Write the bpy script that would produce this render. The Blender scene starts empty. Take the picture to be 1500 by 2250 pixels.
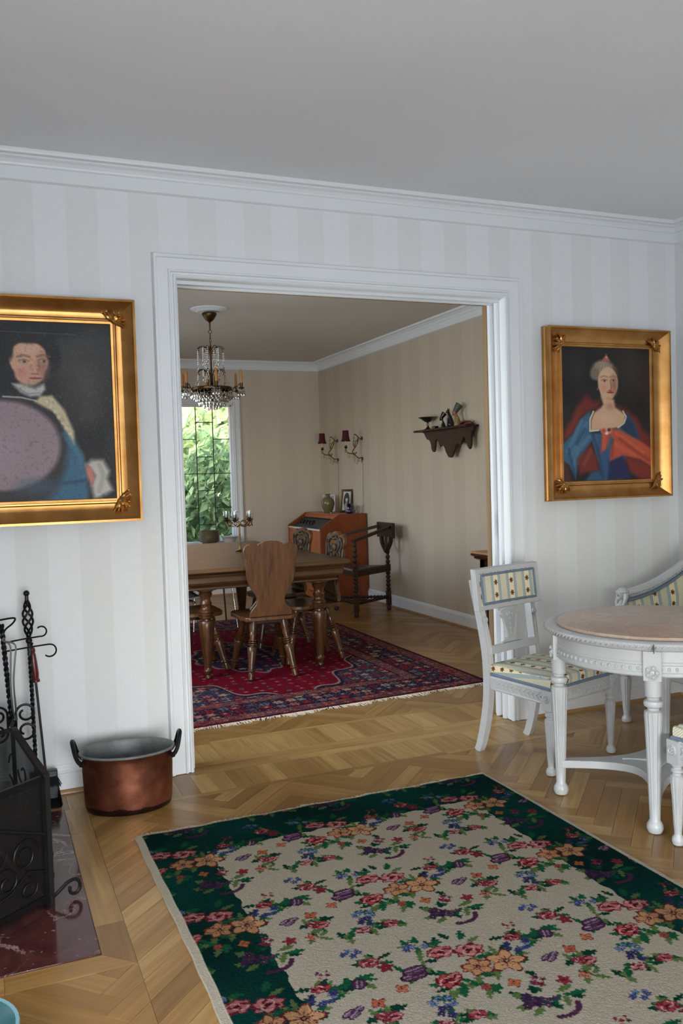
import bpy, math, random
import numpy as np
from mathutils import Vector, Matrix
random.seed(7); RNG = np.random.default_rng(11)
scene = bpy.context.scene
COL = scene.collection
PI = math.pi

# ------------------------------------------------------------------ camera
FPX, YAW, PITCH, ROLL = 1903.25, 0.3934, -0.0404, -0.0296
CAM = Vector((-0.8018, -4.0182, 1.37))
def cam_axes():
    cy, sy, cp, sp = math.cos(YAW), math.sin(YAW), math.cos(PITCH), math.sin(PITCH)
    f = Vector((sy*cp, cy*cp, sp)); r = Vector((cy, -sy, 0)); u = r.cross(f)
    c, s = math.cos(ROLL), math.sin(ROLL)
    return r*c + u*s, r*(-s) + u*c, f
_r, _u, _f = cam_axes()
cd = bpy.data.cameras.new('camera'); cam = bpy.data.objects.new('camera', cd); COL.objects.link(cam)
cd.sensor_width = 36.0; cd.sensor_fit = 'AUTO'; cd.lens = FPX/2250*36.0; cd.clip_start = 0.05
cam.matrix_world = Matrix(((_r.x, _u.x, -_f.x, CAM.x), (_r.y, _u.y, -_f.y, CAM.y), (_r.z, _u.z, -_f.z, CAM.z), (0, 0, 0, 1)))
scene.camera = cam
def project(p):
    d = Vector(p) - CAM; z = d.dot(_f)
    return (750 + FPX*d.dot(_r)/z, 1125 - FPX*d.dot(_u)/z, z)

# ------------------------------------------------------------------ world, lights, exposure
world = bpy.data.worlds.new('sky'); scene.world = world; world.use_nodes = True
wn = world.node_tree; bg = wn.nodes['Background']
sky = wn.nodes.new('ShaderNodeTexSky'); sky.sky_type = 'NISHITA'; sky.sun_disc = False
sky.sun_elevation = math.radians(42); sky.sun_rotation = math.radians(200); sky.air_density = 1.0; sky.dust_density = 3.0
wn.links.new(sky.outputs[0], bg.inputs[0]); bg.inputs[1].default_value = 1.1
def area(name, loc, rot, sx, sy, power, col, spread=180):
    l = bpy.data.lights.new(name, 'AREA'); l.shape = 'RECTANGLE'; l.size = sx; l.size_y = sy; l.energy = power; l.color = col
    l.spread = math.radians(spread)
    o = bpy.data.objects.new(name, l); o.location = loc; o.rotation_euler = rot; COL.objects.link(o); return o
# daylight at the windows, the far dining one an added fill (area lights emit along local -Z)
area('daylight_left_window', (-1.50, -2.95, .85), (0, -PI/2, 0), 1.4, 1.75, 21, (0.80, 0.89, 1.0))
area('daylight_rear_window', (-.30, -5.70, .85), (PI/2, 0, 0), 1.9, 1.5, 132, (0.80, 0.885, 1.0))
area('daylight_dining_window', (-.65, .95, 1.55), (0, -PI/2, 0), 1.4, 1.3, 60, (0.88, 0.94, 1.0))
area('added_fill_dining_far', (-.65, 3.95, 1.55), (0, -PI/2, 0), 1.4, 1.3, 18, (0.90, 0.95, 1.0))  # unseen fill lamp, added to brighten the dining back wall
p_ = area('window_portal', (1.36, 6.30, 1.45), (-PI/2, 0, 0), 1.3, 1.65, 10, (1, 1, 1)); p_.data.cycles.is_portal = True
sl = bpy.data.lights.new('sun', 'SUN'); sl.energy = 2.2; sl.angle = 0.3; sl.color = (1.0, 0.97, 0.9)
so = bpy.data.objects.new('sun', sl); so.rotation_euler = (math.radians(35), 0, math.radians(-25)); COL.objects.link(so)
scene.view_settings.view_transform = 'Standard'; scene.view_settings.look = 'None'
scene.view_settings.exposure = 0.2; scene.view_settings.gamma = 1.0; scene.view_settings.use_curve_mapping = False
cy_ = scene.cycles
cy_.use_denoising = True; cy_.max_bounces = 10; cy_.diffuse_bounces = 6; cy_.glossy_bounces = 5; cy_.transmission_bounces = 8
cy_.transparent_max_bounces = 24; cy_.caustics_reflective = False; cy_.caustics_refractive = False; cy_.sample_clamp_indirect = 6

# ------------------------------------------------------------------ material helpers
def s2l(c):
    return tuple(((x/255)/12.92 if x/255 <= .04045 else ((x/255+.055)/1.055)**2.4) for x in c)
def rgba(c): return (*s2l(c), 1.0)
class NT:
    def __init__(s, name):
        s.m = bpy.data.materials.new(name); s.m.use_nodes = True; s.t = s.m.node_tree
        s.b = s.t.nodes['Principled BSDF']; s.out = s.t.nodes['Material Output']
    def n(s, t, **kw):
        o = s.t.nodes.new('ShaderNode'+t)
        for k, v in kw.items(): setattr(o, k, v)
        return o
    def l(s, a, b): s.t.links.new(a, b)
    def val(s, sock, v):
        if hasattr(v, 'is_output') or isinstance(v, bpy.types.NodeSocket): s.l(v, sock)
        else: sock.default_value = v
    def math(s, op, a, b=0.0, c=0.0):
        o = s.n('Math', operation=op)
        s.val(o.inputs[0], a); s.val(o.inputs[1], b)
        if len(o.inputs) > 2: s.val(o.inputs[2], c)
        return o.outputs[0]
    def mix(s, f, a, b):
        o = s.n('Mix', data_type='RGBA'); s.val(o.inputs[0], f); s.val(o.inputs[6], a); s.val(o.inputs[7], b); return o.outputs[2]
    def ramp(s, f, stops, interp='LINEAR'):
        o = s.n('ValToRGB'); r = o.color_ramp; r.interpolation = interp
        while len(r.elements) < len(stops): r.elements.new(0.5)
        for e, (p, c) in zip(r.elements, stops): e.position = p; e.color = c
        s.val(o.inputs[0], f); return o.outputs[0]
    def co(s, kind='Object', scale=(1, 1, 1), rot=(0, 0, 0)):
        tc = s.n('TexCoord'); mp = s.n('Mapping'); mp.inputs['Scale'].default_value = scale; mp.inputs['Rotation'].default_value = rot
        s.l(tc.outputs[kind], mp.inputs[0]); return mp.outputs[0]
    def noise(s, vec, scale, detail=4.0, rough=0.55, dist=0.0):
        o = s.n('TexNoise'); s.l(vec, o.inputs['Vector']); o.inputs['Scale'].default_value = scale
        o.inputs['Detail'].default_value = detail; o.inputs['Roughness'].default_value = rough; o.inputs['Distortion'].default_value = dist
        return o.outputs[0]
    def bump(s, h, strength=0.3, dist=0.005):
        o = s.n('Bump'); o.inputs['Strength'].default_value = strength; o.inputs['Distance'].default_value = dist
        s.l(h, o.inputs['Height']); s.l(o.outputs[0], s.b.inputs['Normal'])
    def set(s, col=None, rough=None, metal=None, spec=None, coat=None):
        if col is not None: s.val(s.b.inputs['Base Color'], col)
        if rough is not None: s.val(s.b.inputs['Roughness'], rough)
        if metal is not None: s.b.inputs['Metallic'].default_value = metal
        if spec is not None: s.b.inputs['Specular IOR Level'].default_value = spec
        if coat is not None: s.b.inputs['Coat Weight'].default_value = coat; s.b.inputs['Coat Roughness'].default_value = 0.12
        return s
M = {}
def plain(name, c, rough=0.5, metal=0.0, spec=0.5, var=0.08, nscale=8.0, bump=0.0, bscale=60.0, coat=None):
    t = NT(name); v = t.co()
    f = t.noise(v, nscale)
    a = tuple(x*(1-var) for x in s2l(c)) + (1,); b = tuple(min(1, x*(1+var)) for x in s2l(c)) + (1,)
    t.set(t.ramp(f, [(0.3, a), (0.7, b)]), rough, metal, spec, coat)
    if bump: t.bump(t.noise(v, bscale, 3), bump, 0.002)
    M[name] = t.m; return t.m
def wood(name, dark, light, axis='Z', rough=0.35, scale=1.0, coat=None, spec=0.5):
    t = NT(name)
    sc = {'X': (2.5, 40, 40), 'Y': (40, 2.5, 40), 'Z': (40, 40, 2.5)}[axis]
    v = t.co('Object', tuple(x*scale for x in sc))
    f = t.noise(v, 1.0, 5, 0.6, 0.6)
    v2 = t.co('Object', tuple(x*scale*0.25 for x in sc)); f2 = t.noise(v2, 1.0, 2, 0.5, 1.2)
    g = t.math('ADD', t.math('MULTIPLY', f, 0.6), t.math('MULTIPLY', f2, 0.4))
    t.set(t.ramp(g, [(0.35, rgba(dark)), (0.65, rgba(light))]), rough, 0, spec, coat)
    t.bump(f, 0.15, 0.002); M[name] = t.m; return t.m

plain('white_paint', (226, 226, 224), 0.35, var=0.03, nscale=3, bump=0.05, bscale=25)
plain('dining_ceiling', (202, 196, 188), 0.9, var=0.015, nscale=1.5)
plain('trim_paint', (226, 229, 232), 0.4, var=0.02, nscale=3)
plain('ceiling_paint', (222, 224, 228), 0.9, var=0.015, nscale=1.5, bump=0.08, bscale=120)
plain('old_white', (181, 182, 183), 0.32, var=0.035, nscale=14, bump=0.12, bscale=40)
plain('black_iron', (26, 25, 26), 0.45, 0.6, var=0.2, nscale=40, bump=0.2, bscale=120)
plain('steel', (150, 150, 150), 0.3, 1.0, var=0.1)
plain('chrome', (210, 210, 212), 0.12, 1.0, var=0.02)
plain('brass', (132, 102, 54), 0.32, 1.0, var=0.15, nscale=30)
plain('antique_brass', (82, 64, 40), 0.42, 1.0, var=0.2, nscale=30)
plain('candle_wax', (204, 180, 134), 0.55, var=0.05)
plain('amber_wax', (172, 116, 58), 0.5, var=0.08)
plain('burgundy_cloth', (70, 8, 20), 0.85, var=0.1, nscale=60)
plain('black_bristle', (18, 17, 17), 0.9, var=0.2, nscale=200)
plain('black_vinyl', (28, 30, 32), 0.4, var=0.1)
plain('dark_leather', (40, 42, 44), 0.35, var=0.12, nscale=20, bump=0.2, bscale=80)
plain('grey_shell', (58, 62, 66), 0.35, var=0.06)
plain('rim_white', (205, 205, 198), 0.35, var=0.03)
plain('blue_cord', (104, 118, 136), 0.75, var=0.15, nscale=120)
plain('fringe_cream', (218, 206, 184), 0.9, var=0.1, nscale=60)
plain('dark_gap', (70, 46, 24), 0.9, var=0.1)
plain('olive_glaze', (104, 96, 62), 0.25, var=0.25, nscale=14)
plain('brown_glaze', (92, 84, 62), 0.3, var=0.25, nscale=18)
plain('cream_china', (196, 190, 186), 0.3, var=0.05)
plain('teal_glaze', (110, 150, 160), 0.25, var=0.12)
plain('teal_inside', (44, 84, 88), 0.2, var=0.2)
plain('teal_panel', (34, 44, 46), 0.5, var=0.15)
plain('black_stone', (18, 16, 18), 0.3, var=0.2)
plain('skin_clay', (150, 92, 62), 0.55, var=0.1)
plain('hat_green', (70, 78, 70), 0.5, var=0.15)
plain('sand_clay', (150, 126, 86), 0.6, var=0.15)
plain('pewter', (104, 106, 92), 0.35, 0.9, var=0.15)
plain('red_shell', (112, 62, 52), 0.5, var=0.3, nscale=40)
plain('pale_stone', (158, 122, 108), 0.8, var=0.1, nscale=2)
plain('garden_soil', (96, 92, 70), 0.95, var=0.3, nscale=3)
plain('lead', (44, 46, 48), 0.5, 0.5, var=0.1)
plain('paper_white', (222, 220, 214), 0.7, var=0.02)
plain('bare_chip', (150, 84, 56), 0.8, var=0.3, nscale=60)
wood('oak_table', (56, 33, 16), (98, 68, 35), 'X', 0.42, 1.0)
wood('oak_chair', (56, 33, 16), (106, 67, 34), 'Z', 0.36, 1.2, 0.12)
wood('oak_leg', (48, 27, 13), (96, 59, 30), 'Z', 0.33, 1.6, 0.15)
wood('dark_oak', (32, 17, 11), (62, 36, 24), 'Z', 0.5, 1.4, None, 0.3)
wood('carved_oak', (30, 24, 18), (70, 56, 42), 'Z', 0.5, 2.0)
wood('teak', (140, 72, 28), (182, 102, 44), 'Z', 0.35, 0.8)
wood('teak_side', (104, 46, 16), (140, 66, 24), 'Z', 0.35, 0.8)
wood('mahogany', (30, 12, 10), (58, 24, 18), 'X', 0.25, 1.0, 0.4)
wood('pine_strip', (120, 96, 66), (150, 122, 84), 'Z', 0.6, 1.0)
wood('oak_mould', (140, 104, 62), (170, 130, 80), 'X', 0.4, 1.0)
wood('red_handle', (70, 18, 14), (110, 34, 24), 'Z', 0.3, 3.0)

def glass(name, tint=(1, 1, 1), alpha=0.12, rough=0.02):
    t = NT(name); tr = t.n('BsdfTransparent'); gl = t.n('BsdfGlossy'); mx = t.n('MixShader')
    tr.inputs[0].default_value = (*tint, 1); gl.inputs['Roughness'].default_value = rough
    lw = t.n('LayerWeight'); lw.inputs[0].default_value = 0.35
    f = t.math('MINIMUM', t.math('ADD', t.math('MULTIPLY', lw.outputs['Facing'], 0.55), alpha*0.35), 1.0)
    t.l(f, mx.inputs[0]); t.l(tr.outputs[0], mx.inputs[1]); t.l(gl.outputs[0], mx.inputs[2]); t.l(mx.outputs[0], t.out.inputs[0])
    M[name] = t.m; return t.m
glass('window_glass', (0.97, 0.98, 0.97), 0.05)
glass('crystal', (0.90, 0.88, 0.82), 1.0, 0.06)
glass('clear_glass', (0.86, 0.88, 0.88), 0.2, 0.03)
glass('blue_glass', (0.12, 0.18, 0.55), 0.2, 0.03)
def mesh_screen():
    t = NT('wire_mesh'); tr = t.n('BsdfTransparent'); mx = t.n('MixShader')
    tc = t.n('TexCoord'); sp = t.n('SeparateXYZ'); t.l(tc.outputs['Object'], sp.inputs[0])
    fr = []
    for o in (sp.outputs['X'], sp.outputs['Z']):
        x = t.math('FRACT', t.math('MULTIPLY', o, 420.0)); fr.append(t.math('LESS_THAN', x, 0.62))
    f = t.math('MAXIMUM', fr[0], fr[1])
    t.set((0.012, 0.011, 0.012, 1), 0.5, 0.5)
    t.l(f, mx.inputs[0]); t.l(tr.outputs[0], mx.inputs[1]); t.l(t.b.outputs[0], mx.inputs[2]); t.l(mx.outputs[0], t.out.inputs[0])
    M['wire_mesh'] = t.m
mesh_screen()
def striped_wall(name, c1, c2, axis, period, off=0.0):
    t = NT(name); tc = t.n('TexCoord'); sp = t.n('SeparateXYZ'); t.l(tc.outputs['Object'], sp.inputs[0])
    x = t.math('FRACT', t.math('DIVIDE', t.math('ADD', sp.outputs[axis], 20*period - off), period))
    f = t.math('GREATER_THAN', x, 0.5)
    nz = t.noise(t.co('Object', (30, 30, 30)), 1.0, 3)
    a = t.mix(f, rgba(c1), rgba(c2)); k = t.math('ADD', 0.96, t.math('MULTIPLY', nz, 0.08))
    mm = t.n('Mix', data_type='RGBA', blend_type='MULTIPLY'); mm.inputs[0].default_value = 1.0
    t.l(a, mm.inputs[6]); cmb = t.n('CombineColor')
    for i in range(3): t.l(k, cmb.inputs[i])
    t.l(cmb.outputs[0], mm.inputs[7])
    r = t.math('ADD', 0.62, t.math('MULTIPLY', f, 0.12))
    t.set(mm.outputs[2], r, 0, 0.3); t.bump(nz, 0.05, 0.002); M[name] = t.m
striped_wall('wallpaper_near', (226, 228, 230), (222, 223, 224), 'X', 0.271, -0.541)
striped_wall('wallpaper_side', (226, 228, 230), (222, 223, 224), 'Y', 0.271)
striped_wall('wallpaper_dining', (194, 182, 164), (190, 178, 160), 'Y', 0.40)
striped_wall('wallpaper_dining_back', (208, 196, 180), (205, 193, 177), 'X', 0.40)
def plank_mat():
    t = NT('oak_parquet'); tc = t.n('TexCoord'); mp = t.n('Mapping'); mp.inputs['Scale'].default_value = (3.0, 55.0, 1.0)
    t.l(tc.outputs['UV'], mp.inputs[0])
    f = t.noise(mp.outputs[0], 1.0, 5, 0.6, 0.8)
    mp2 = t.n('Mapping'); mp2.inputs['Scale'].default_value = (1.2, 16.0, 1.0); t.l(tc.outputs['UV'], mp2.inputs[0])
    f2 = t.noise(mp2.outputs[0], 1.0, 2, 0.5, 2.0)
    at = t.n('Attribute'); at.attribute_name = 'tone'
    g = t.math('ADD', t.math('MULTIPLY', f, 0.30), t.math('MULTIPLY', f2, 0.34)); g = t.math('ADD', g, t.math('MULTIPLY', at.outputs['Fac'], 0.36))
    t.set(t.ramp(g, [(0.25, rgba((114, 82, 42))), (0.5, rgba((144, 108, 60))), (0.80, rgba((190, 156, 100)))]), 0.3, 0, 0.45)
    t.b.inputs['Roughness'].default_value = 0.32
    t.bump(f, 0.06, 0.002); M['oak_parquet'] = t.m
plank_mat()
def attr_mat(name, rough=0.9, bump=0.0, bscale=300, spec=0.2, coat=None, sheen=0.0):
    t = NT(name); at = t.n('Attribute'); at.attribute_name = 'Col'
    nz = t.noise(t.co('Object'), bscale, 2)
    k = t.math('ADD', 0.88, t.math('MULTIPLY', nz, 0.24)); cmb = t.n('CombineColor')
    for i in range(3): t.l(k, cmb.inputs[i])
    mm = t.n('Mix', data_type='RGBA', blend_type='MULTIPLY'); mm.inputs[0].default_value = 1.0
    t.l(at.outputs['Color'], mm.inputs[6]); t.l(cmb.outputs[0], mm.inputs[7])
    t.set(mm.outputs[2], rough, 0, spec, coat)
    if sheen: t.b.inputs['Sheen Weight'].default_value = sheen
    if bump: t.bump(nz, bump, 0.004)
    M[name] = t.m
attr_mat('rug_pile', 0.95, 0.5, 260, 0.03)
attr_mat('wool_pile', 0.9, 0.35, 200, 0.06)
attr_mat('oil_canvas', 0.36, 0.4, 420, 0.3)
attr_mat('photo_print', 0.35, 0.0, 100, 0.4)
def marble(name, base, vein, light, scale, rough):
    t = NT(name); v = t.co()
    n1 = t.noise(v, scale, 8, 0.62, 1.5)
    n2 = t.noise(v, scale*0.7, 7, 0.6, 0.8); n3 = t.noise(v, scale*0.9, 2)
    line = t.math('MAXIMUM', t.math('SUBTRACT', 1.0, t.math('MULTIPLY', t.math('ABSOLUTE', t.math('SUBTRACT', n2, 0.5)), 75.0)), 0.0)
    sel = t.math('MINIMUM', t.math('MAXIMUM', t.math('MULTIPLY', t.math('SUBTRACT', n3, 0.48), 7.0), 0.0), 1.0); vf = t.math('MULTIPLY', line, sel)
    base_c = t.ramp(n1, [(0.3, rgba(base)), (0.7, rgba(light))])
    sp = t.math('GREATER_THAN', t.noise(v, scale*9, 3), 0.68)
    t.set(t.mix(t.math('MAXIMUM', t.math('MULTIPLY', vf, 0.75), t.math('MULTIPLY', sp, 0.35)), base_c, rgba(vein)), rough, 0, 0.5); M[name] = t.m
marble('hearth_marble', (52, 26, 26), (176, 150, 146), (84, 46, 44), 5.0, 0.12)
marble('table_marble', (168, 140, 120), (214, 200, 188), (196, 176, 160), 16.0, 0.3)
def gilt():
    t = NT('gilt'); v = t.co(); f = t.noise(v, 9, 5)
    t.set(t.ramp(f, [(0.3, rgba((168, 116, 60))), (0.7, rgba((200, 152, 92)))]), t.math('ADD', 0.27, t.math('MULTIPLY', f, 0.16)), 0.92, 0.5)
    t.bump(t.noise(v, 60, 3), 0.08, 0.002); M['gilt'] = t.m
gilt()
plain('gilt_carving', (172, 124, 66), 0.34, 0.9, var=0.3, nscale=60)
def copper():
    t = NT('copper'); v = t.co(); f = t.noise(v, 7, 5, 0.6)
    sp = t.n('SeparateXYZ'); t.l(t.co('Object', (1, 1, 1)), sp.inputs[0])
    c = t.ramp(f, [(0.3, rgba((92, 54, 40))), (0.55, rgba((140, 86, 66))), (0.75, rgba((178, 118, 94)))])
    soot = t.math('MULTIPLY', t.math('LESS_THAN', t.math('ADD', sp.outputs['Z'], t.math('MULTIPLY', f, 0.05)), 0.052), 0.85)
    t.set(t.mix(soot, c, rgba((38, 34, 34))), t.math('ADD', 0.28, t.math('MULTIPLY', f, 0.22)), 0.9); t.bump(t.noise(v, 30, 3), 0.12, 0.003); M['copper'] = t.m
copper()
plain('tinned', (112, 116, 116), 0.5, 0.25, var=0.35, nscale=14)
def fabric():
    t = NT('striped_brocade'); tc = t.n('TexCoord'); sp = t.n('SeparateXYZ'); t.l(tc.outputs['UV'], sp.inputs[0])
    P, Q = 0.118, 0.062
    u = t.math('FRACT', t.math('DIVIDE', t.math('ADD', sp.outputs[0], 10*P), P)); v = t.math('FRACT', t.math('DIVIDE', t.math('ADD', sp.outputs[1], 10*Q), Q))
    cream, blue, yel = rgba((226, 214, 176)), rgba((158, 170, 174)), rgba((198, 188, 140))
    ck = t.n('TexChecker'); ck.inputs['Scale'].default_value = 190; t.l(tc.outputs['UV'], ck.inputs[0])
    ck.inputs[1].default_value = rgba((228, 222, 194)); ck.inputs[2].default_value = rgba((172, 170, 152))
    a = t.ramp(u, [(0.0, cream), (0.15, rgba((120, 138, 150))), (0.165, blue), (0.31, yel), (0.69, blue), (0.835, rgba((120, 138, 150))), (0.85, cream)], 'CONSTANT')
    inpat = t.math('MULTIPLY', t.math('GREATER_THAN', u, 0.33), t.math('LESS_THAN', u, 0.67))
    c = t.mix(inpat, a, ck.outputs[0])
    du = t.math('MULTIPLY', t.math('SUBTRACT', t.math('FRACT', t.math('ADD', u, 0.5)), 0.5), P)
    dv = t.math('MULTIPLY', t.math('SUBTRACT', v, 0.5), Q)
    r = t.math('SQRT', t.math('ADD', t.math('MULTIPLY', du, du), t.math('MULTIPLY', dv, dv)))
    th = t.math('ARCTAN2', dv, du)
    rr = t.math('ADD', 0.0125, t.math('MULTIPLY', t.math('SINE', t.math('MULTIPLY', th, 6.0)), 0.0030))
    c = t.mix(t.math('LESS_THAN', r, rr), c, rgba((112, 96, 62)))
    c = t.mix(t.math('LESS_THAN', r, t.math('MULTIPLY', rr, 0.72)), c, rgba((126, 62, 50)))
    c = t.mix(t.math('LESS_THAN', r, 0.0035), c, rgba((80, 46, 60)))
    nz = t.noise(t.co('Object'), 500, 2)
    t.set(c, 0.85, 0, 0.2); t.bump(nz, 0.3, 0.002); M['striped_brocade'] = t.m
fabric()
def leafmat():
    t = NT('leaf_green'); at = t.n('Attribute'); at.attribute_name = 'tone'
    c = t.ramp(at.outputs['Fac'], [(0.0, rgba((66, 98, 70))), (0.5, rgba((128, 158, 112))), (1.0, rgba((200, 216, 160)))])
    t.set(c, 0.5, 0, 0.3); tl = t.n('BsdfTranslucent'); t.l(c, tl.inputs[0]); mx = t.n('MixShader'); mx.inputs[0].default_value = 0.45
    t.l(t.b.outputs[0], mx.inputs[1]); t.l(tl.outputs[0], mx.inputs[2]); t.l(mx.outputs[0], t.out.inputs[0]); M['leaf_green'] = t.m
leafmat()

# ------------------------------------------------------------------ geometry helpers
class B:
    def __init__(s): s.v = []; s.f = []; s.uv = None
    def add(s, vs, fs):
        o = len(s.v); s.v.extend([tuple(p) for p in vs]); s.f.extend([tuple(i+o for i in q) for q in fs]); return s
    def box(s, x0, x1, y0, y1, z0, z1, mat=None):
        vs = [(x, y, z) for z in (z0, z1) for y in (y0, y1) for x in (x0, x1)]
        if mat is not None: vs = [mat @ Vector(p) for p in vs]
        return s.add(vs, [(0, 2, 3, 1), (4, 5, 7, 6), (0, 1, 5, 4), (2, 6, 7, 3), (0, 4, 6, 2), (1, 3, 7, 5)])
    def lathe(s, prof, seg=20, mat=None, cx=0, cy=0, sx=1, sy=1, flute=0, fdep=0.0, frange=None, cap=True):
        vs = []; n = len(prof)
        for r, z in prof:
            for k in range(seg):
                a = 2*PI*k/seg; rr = r
                if flute and frange and frange[0] <= z <= frange[1]: rr = r*(1 - fdep*(0.5-0.5*math.cos(flute*a))**2)
                vs.append(Vector((cx+rr*sx*math.cos(a), cy+rr*sy*math.sin(a), z)))
        if mat is not None: vs = [mat @ p for p in vs]
        fs = [(i*seg+k, i*seg+(k+1) % seg, (i+1)*seg+(k+1) % seg, (i+1)*seg+k) for i in range(n-1) for k in range(seg)]
        if cap and prof[0][0] > 1e-5: fs.append(tuple(range(seg-1, -1, -1)))
        if cap and prof[-1][0] > 1e-5: fs.append(tuple((n-1)*seg+k for k in range(seg)))
        return s.add(vs, fs)
    def lathe_ab(s, prof, a, b, seg=16, **kw):
        # profile z in 0..1 running from a to b
        a = Vector(a); b = Vector(b); d = b-a; L = d.length; q = Vector((0, 0, 1)).rotation_difference(d.normalized()).to_matrix().to_4x4()
        return s.lathe([(r, t*L) for r, t in prof], seg, Matrix.Translation(a) @ q, **kw)
    def tube(s, pts, r, seg=8, closed=False, flat=None):
        pts = [Vector(p) for p in pts]; n = len(pts); rs = r if isinstance(r, (list, tuple)) else [r]*n
        tg = []
        for i in range(n):
            if closed: d = pts[(i+1) % n]-pts[i-1]
            else: d = pts[min(i+1, n-1)]-pts[max(i-1, 0)]
            tg.append(d.normalized() if d.length > 1e-9 else Vector((0, 0, 1)))
        up = Vector((0, 0, 1)) if abs(tg[0].z) < 0.9 else Vector((1, 0, 0))
        nr = (up - tg[0]*up.dot(tg[0])).normalized(); vs = []
        for i in range(n):
            if i: nr = (nr - tg[i]*nr.dot(tg[i])); nr = nr.normalized() if nr.length > 1e-6 else tg[i].orthogonal().normalized()
            bn = tg[i].cross(nr)
            for k in range(seg):
                a = 2*PI*(k+0.5)/seg; ca, sa = math.cos(a), math.sin(a)
                if flat: ca *= flat[0]; sa *= flat[1]
                vs.append(pts[i] + (nr*ca + bn*sa)*rs[i])
        m = n if closed else n-1
        fs = [(i*seg+k, i*seg+(k+1) % seg, ((i+1) % n)*seg+(k+1) % seg, ((i+1) % n)*seg+k) for i in range(m) for k in range(seg)]
        if not closed: fs += [tuple(range(seg-1, -1, -1)), tuple((n-1)*seg+k for k in range(seg))]
        return s.add(vs, fs)
    def ball(s, c, r, seg=10, rings=7, sx=1, sy=1, sz=1, mat=None):
        prof = [(max(r*math.sin(PI*i/rings), 1e-6), -r*math.cos(PI*i/rings)*sz) for i in range(rings+1)]
        T = Matrix.Translation(Vector(c)) @ (mat.to_4x4() if mat is not None else Matrix.Identity(4))
        return s.lathe(prof, seg, T, sx=sx, sy=sy)
    def prism(s, outl, h0, h1, fn):
        # 2-D outline extruded between h0 and h1; fn(a, b, h) -> point
        n = len(outl); vs = [fn(a, b, h0) for a, b in outl] + [fn(a, b, h1) for a, b in outl]
        return s.add(vs, [tuple(range(n-1, -1, -1)), tuple(range(n, 2*n))] + [(i, (i+1) % n, n+(i+1) % n, n+i) for i in range(n)])
    def sweep(s, prof, path, closed=False):
        # prof: (offset along path normal, height z); path: 2-D xy polyline, mitred, normal is to the left of travel
        P = [Vector((p[0], p[1])) for p in path]; n = len(P); m = len(prof); vs = []
        for i in range(n):
            if closed or 0 < i < n-1:
                d0 = (P[i]-P[i-1]).normalized(); d1 = (P[(i+1) % n]-P[i]).normalized()
            elif i == 0: d0 = d1 = (P[1]-P[0]).normalized()
            else: d0 = d1 = (P[-1]-P[-2]).normalized()
            n0 = Vector((-d0.y, d0.x)); n1 = Vector((-d1.y, d1.x)); mm = (n0+n1); mm = mm/ max(1e-6, mm.dot(n0)) if mm.length > 1e-6 else n0
            for o, z in prof: vs.append((P[i].x+mm.x*o, P[i].y+mm.y*o, z))
        k = n if closed else n-1
        fs = [(i*m+j, ((i+1) % n)*m+j, ((i+1) % n)*m+(j+1) % m, i*m+(j+1) % m) for i in range(k) for j in range(m)]
        if not closed: fs += [tuple(range(m)), tuple((n-1)*m+j for j in range(m-1, -1, -1))]
        return s.add(vs, fs)
    def obj(s, name, mat, parent=None, smooth=True, ang=38, bevel=0.0, loc=None, uvfn=None, subd=0):
        me = bpy.data.meshes.new(name); me.from_pydata(s.v, [], s.f); me.update()
        if mat is not None: me.materials.append(M[mat] if isinstance(mat, str) else mat)
        if uvfn is not None:
            uvl = me.uv_layers.new(name='UVMap'); li = np.zeros(len(me.loops), dtype=np.int32); me.loops.foreach_get('vertex_index', li)
            nv = [None]*len(me.polygons)
            data = np.zeros((len(me.loops), 2), dtype=np.float32)
            for p in me.polygons:
                for k in p.loop_indices: data[k] = uvfn(me.vertices[li[k]].co, p.normal)
            uvl.data.foreach_set('uv', data.ravel())
        if smooth:
            me.polygons.foreach_set('use_smooth', [True]*len(me.polygons)); me.set_sharp_from_angle(angle=math.radians(ang))
        o = bpy.data.objects.new(name, me); COL.objects.link(o)
        if parent is not None: o.parent = parent
        if loc is not None: o.location = loc
        if bevel:
            md = o.modifiers.new('bevel', 'BEVEL'); md.width = bevel; md.segments = 2; md.limit_method = 'ANGLE'
        if subd:
            md = o.modifiers.new('sub', 'SUBSURF'); md.levels = subd; md.render_levels = subd
        return o
def thing(name, label, cat, loc=(0, 0, 0), rz=0.0, group=None):
    o = bpy.data.objects.new(name, None); COL.objects.link(o); o.location = loc; o.rotation_euler = (0, 0, rz)
    o.empty_display_size = 0.05; return tag(o, label, cat, group)
def tag(o, label=None, cat=None, group=None, kind=None):
    if label: o['label'] = label
    if cat: o['category'] = cat
    if group: o['group'] = group
    if kind: o['kind'] = kind
    return o
def struct(o): o['kind'] = 'structure'; return o
def dup(root, loc, rz, label, group=None):
    r = root.copy(); COL.objects.link(r); r.location = loc; r.rotation_euler = (0, 0, rz); r['label'] = label
    if group: r['group'] = group
    for ch in list(root.children):
        c = ch.copy(); COL.objects.link(c); c.parent = r
        for g in list(ch.children):
            d = g.copy(); COL.objects.link(d); d.parent = c
    return r
def arc(cx, cz, r, a0, a1, n, r1=None):
    r1 = r if r1 is None else r1
    return [(cx+(r+(r1-r)*i/(n-1))*math.cos(a0+(a1-a0)*i/(n-1)), cz+(r+(r1-r)*i/(n-1))*math.sin(a0+(a1-a0)*i/(n-1))) for i in range(n)]
def bez(p0, p1, p2, p3, n=12):
    p0, p1, p2, p3 = [Vector(p) for p in (p0, p1, p2, p3)]; o = []
    for i in range(n):
        t = i/(n-1); o.append(p0*(1-t)**3 + p1*3*t*(1-t)**2 + p2*3*t*t*(1-t) + p3*t**3)
    return o
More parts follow.
